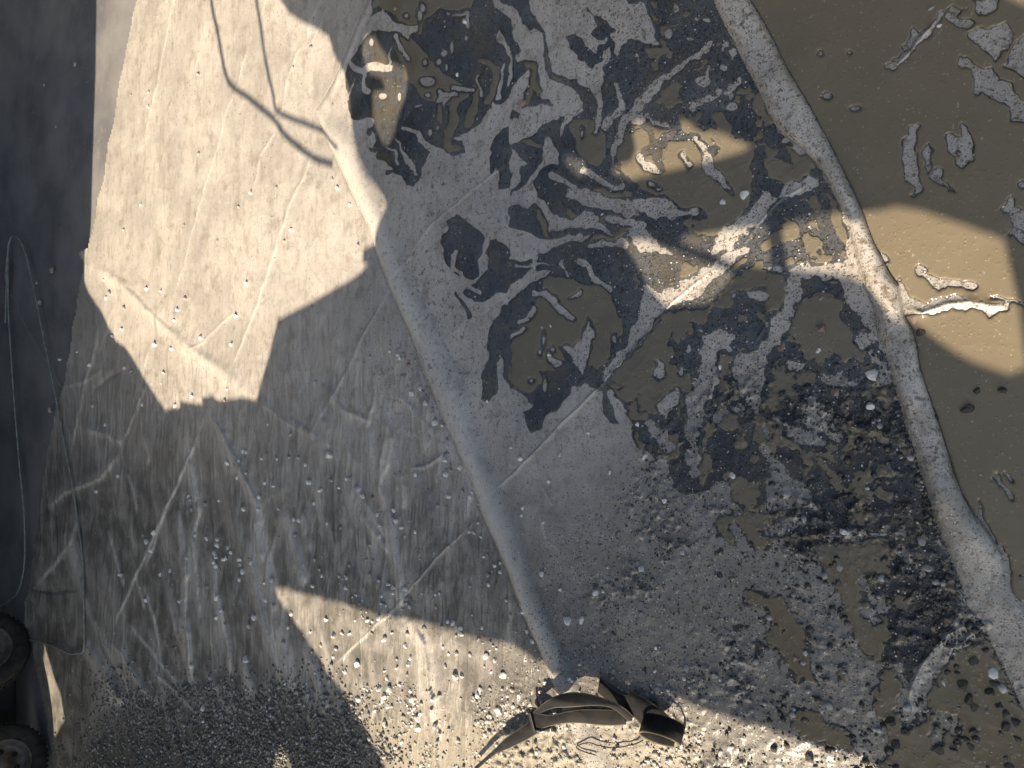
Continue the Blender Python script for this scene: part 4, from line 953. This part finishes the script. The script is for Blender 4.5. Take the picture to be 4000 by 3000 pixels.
# ------------------------------------------------------------------ cables on the sheet
def cable(s, tile, r, label, lift=.004):
    p = pts(tile, s); P = spline([unproj(q[0], q[1], max(z_at(q[0], q[1]), 0) + lift + r) for q in p], 8)
    o = tube('cable', P, r, M_cable); o.name = 'cable'; tag(o, label, 'cable', None); return o
cable('20,1260 30,1000 36,947 51,922 78,940 102,1000 130,1120 157,1253 181,1374 211,1518 235,1650 259,1772 283,1904 298,2000 319,2151 325,2301 328,2452 326,2540 300,2551 270,2552 210,2524 120,2500 0,2500', 'P', .0045,
      'long thin grey cable curving down the dark floor and onto the left sheet', .006)
cable('20,1100 30,1000 32,1200 45,1420 60,1630 78,1844 93,2000 96,2180 78,2290 48,2338 0,2367 -60,2380', 'P', .0045, 'thin cable lying along the dark far edge, bending towards the upper tyre', .006)
cable('44,1150 84,1240 140,1345 190,1420 236,1510', 'P', .002, 'faint thin cord lying straight across the dark floor beside the sheet', .002)

# ------------------------------------------------------------------ wheeled machine at the far left edge
def lathe(name, prof, seg, m, parent, M):
    V = []; F = []; n = len(prof)
    for k in range(seg):
        a = 2 * math.pi * k / seg
        for (r_, z) in prof: V.append(M @ Vector((r_ * math.cos(a), r_ * math.sin(a), z)))
    for k in range(seg):
        k2 = (k + 1) % seg
        for i in range(n - 1): F.append((k * n + i, k * n + i + 1, k2 * n + i + 1, k2 * n + i))
    return link_mesh(name, V, F, m, parent)
trailer = bpy.data.objects.new('trailer', None); C.objects.link(trailer); trailer.location = (-1.6, 4.9, 0)
tag(trailer, 'dark trailer with two black tyres standing at the far left edge', 'trailer')
TO3 = Vector(trailer.location)
def wheel(px, py, R, W, nrm, lug):
    # centre is at height R above the floor, seen through this point
    c = Vector(unproj(px, py, R)) - TO3; nrm = Vector(nrm).normalized()
    q = nrm.to_track_quat('Z', 'Y').to_matrix().to_4x4(); M = Matrix.Translation(c) @ q
    w = bpy.data.objects.new('wheel', None); C.objects.link(w); w.parent = trailer; w.location = c
    M = q
    prof = [(R * .56, -W / 2), (R * .62, -W / 2), (R * .9, -W / 2 - .004), (R * .97, -W * .42), (R, -W * .3), (R, W * .3), (R * .97, W * .42), (R * .92, W / 2 + .003), (R * .75, W / 2 + .008), (R * .62, W / 2), (R * .56, W * .42)]
    ty = lathe('tyre', prof, 64, M_rubber, w, M)
    # tread blocks
    V = []; F = []; nb = 46
    for k in range(nb):
        a0 = 2 * math.pi * k / nb; a1 = a0 + 2 * math.pi / nb * .62
        for zz0, zz1 in ((W * .05, W * .36), (-W * .36, -W * .05)):
            b_ = len(V)
            for a in (a0, a1):
                for z in (zz0, zz1):
                    for r_ in (R * .985, R * 1.03): V.append(M @ Vector((r_ * math.cos(a), r_ * math.sin(a), z)))
            F += [(b_, b_ + 1, b_ + 3, b_ + 2), (b_ + 4, b_ + 6, b_ + 7, b_ + 5), (b_, b_ + 4, b_ + 5, b_ + 1), (b_ + 2, b_ + 3, b_ + 7, b_ + 6), (b_ + 1, b_ + 5, b_ + 7, b_ + 3)]
    link_mesh('tread', V, F, M_rubber, ty, False)
    rp = [(0.0001, W * .30), (R * .16, W * .30), (R * .18, W * .22), (R * .34, W * .20), (R * .42, W * .12), (R * .5, W * .36), (R * .56, W * .47), (R * .58, W * .50), (R * .60, W * .45)]
    rm = lathe('rim', rp, 48, M_rim, w, M)
    for k in range(lug):
        a = 2 * math.pi * k / lug; cc = M @ Vector((R * .33 * math.cos(a), R * .33 * math.sin(a), W * .205))
        n_ = M.to_3x3() @ Vector((0, 0, 1)); tube('vent_hole', [cc, cc + n_ * .006], R * .062, M_black, rm, 12)
    return w
wheel(-78, 2555, .215, .16, (.62, -.80, 0.02), 6)
wheel(5, 2995, .195, .15, (.50, -.86, 0.02), 6)
boxm('body', Vector((-.5, 6.3, 2.0)) - TO3, (9.5, 0, 0), (0, 2.4, 0), (0, 0, 3.2), M_black, trailer, .03)  # unseen upper body, made taller to block more sky
boxm('low_black_strip', Vector((1.55, 5.02, .26)) - TO3, (5.2, 0, 0), (0, .05, 0), (0, 0, .54), M_black, trailer, .01)  # low black strip along the far edge
boxm('under_shade_box', Vector((-3.0, 4.75, .36)) - TO3, (3.0, 0, 0), (0, .5, 0), (0, 0, .62), M_black, trailer, .02)  # black box added where only shadow lies under the trailer
boxm('axle', Vector((-2.0, 5.2, .28)) - TO3, (2.2, 0, 0), (0, .09, 0), (0, 0, .09), M_black, trailer, .01)

# ------------------------------------------------------------------ sheet added overhead, out of view, cut so its holes shape the sun patches
HC = 2.0
def up(px, py, h=HC):
    g = unproj(px, py, 0.01); return g + S[None] * ((h - .01) / S[2]) if g.ndim == 2 else g + S * ((h - .01) / S[2])
SUNP = """
P 355,-60 350,300 340,600 332,900 322,1000 322,1105 330,1130 355,1175 386,1225 446,1345 482,1368 524,1434 603,1554 638,1615 700,1602 698,1576 745,1582 787,1588 786,1560 829,1550 850,1573 940,1560 1000,1570 1010,1520 1048,1392 1078,1262 1211,1193 1361,1108 1404,1078 1436,1040 1410,1030 1416,989 1464,964 1482,892 1506,814 1500,783 1434,681 1398,603 1374,512 1362,422 1355,337 1337,271 1313,247 1295,211 1277,145 1241,120 1175,90 1120,54 1085,0 1070,-60
B 700,230 760,240 830,350 850,400 960,440 980,500 960,650 920,760 890,880 850,960 820,960 770,850 750,760 745,600 830,590 800,520 730,500 690,400 680,300
C 770,800 830,790 880,820 960,850 1060,830 1100,780 1140,790 1200,840 1320,840 1440,890 1570,950 1500,990 1250,1060 1000,1120 760,1180 650,1140 620,1120 680,1070 770,1040 800,960 780,870
C 320,1010 400,1010 460,1040 470,1090 480,1160 430,1160 390,1120 340,1060
P 2425,950 2510,940 2570,960 2680,1000 2780,1040 2865,1080 2870,1090 2790,1170 2775,1195 2660,1212 2603,1217 2540,1145 2475,1035
P 2640,955 2665,925 2790,905 2900,895 2990,888 3005,960 3010,1060 2940,1046 2870,1038 2780,1004 2700,984
P 3050,892 3110,860 3290,826 3370,820 3440,812 3500,796 3603,814 3750,862 3870,905 3920,925 3936,1000 3960,1100 3980,1200 3995,1330 4010,1440 3940,1464 3890,1446 3800,1416 3723,1374 3640,1313 3540,1240 3470,1185 3440,1150 3410,1120 3355,1112 3300,1090 3240,1081 3120,1065 3075,1060 3070,1000
P 3920,-20 4000,20 4150,30 4150,-120 3900,-100
P 1072,2292 1120,2298 1211,2325 1313,2356 1398,2386 1512,2410 1633,2446 1753,2470 1856,2506 1994,2536 2050,2572 2090,2600 2140,2590 2230,2610 2356,2651 2420,2680 2480,2685 2518,2711 2572,2717 2633,2735 2681,2753 2753,2784 2844,2808 2904,2826 3000,2850 3090,2886 3211,2934 3301,2952 3390,2983 3434,3019 3560,3120 3500,3260 1500,3260 1500,3000 1482,2964 1446,2904 1422,2862 1386,2814 1337,2729 1301,2681 1241,2578 1205,2524 1175,2470 1120,2392 1090,2338
J 150,1530 190,1590 215,1659 240,1780 80,1780 110,1640 130,1580
I 275,875 330,1060 380,1200 410,1360 345,1480 290,1320 265,1150 260,1040 270,960
"""
loops = []
for line in SUNP.strip().splitlines():
    f = line.split(); loops.append(up(*pts(f[0], ' '.join(f[1:])).T))
outer = up(*np.array([[-330, -330], [4330, -330], [4330, 3330], [-330, 3330]], float).T)
cu = bpy.data.curves.new('sun_blocker_outline', 'CURVE'); cu.dimensions = '2D'; cu.fill_mode = 'BOTH'; cu.extrude = .004
for lp in [outer] + loops:
    sp = cu.splines.new('POLY'); sp.points.add(len(lp) - 1)
    for q, p in zip(sp.points, lp): q.co = (p[0], p[1], 0, 1)
    sp.use_cyclic_u = True
tmp = bpy.data.objects.new('tmp', cu); C.objects.link(tmp); bpy.context.view_layer.update()
me = bpy.data.meshes.new_from_object(tmp.evaluated_get(bpy.context.evaluated_depsgraph_get())); bpy.data.objects.remove(tmp)
me.materials.clear(); me.materials.append(M_blocker)
blocker_ob = bpy.data.objects.new('sun_blocker', me); C.objects.link(blocker_ob); blocker_ob.location = (0, 0, HC)
tag(blocker_ob, 'grey sheet added overhead, out of view, with holes cut to shape the sun patches', 'sun_blocker')
for s, r_ in (('815,-100 815,0 840,130 870,280 890,330 960,390 1060,470 1110,540 1210,620 1290,650', .010), ('985,-100 990,0 1010,100 1030,250 1060,380 1075,440 1180,490 1270,525 1330,560', .0085)):
    P = spline([up(np.array(q[0]), np.array(q[1]), HC - .03) for q in pts('P', s)], 8)  # unseen bars shaped to cast the curved shadow lines
    o = tube('shadow_caster_bar', P, r_, M_black); tag(o, ('thicker' if r_ > .009 else 'thinner') + ' dark bar added out of view to cast a curved shadow line', 'shadow_bar', 'added bars casting curved shadows')
sky_blocker = bpy.data.objects.new('sky_blocker_slab', None); C.objects.link(sky_blocker); sky_blocker.location = (2.9, 2, 0); WL = Vector(sky_blocker.location)
tag(sky_blocker, 'dark slab added out of view past the top edge of the sheets to block skylight', 'sky_blocker')
boxm('slab_face', Vector((2.75, 2.3, 1.1)) - WL, (.2, .05, 0), (1.9, 7.6, 0), (0, 0, 2.3), M_black, sky_blocker, .01)  # slab added out of view to block skylight from this side
print('verts', sum(len(o.data.vertices) for o in C.objects if o.type == 'MESH'), 'objects', len(C.objects))
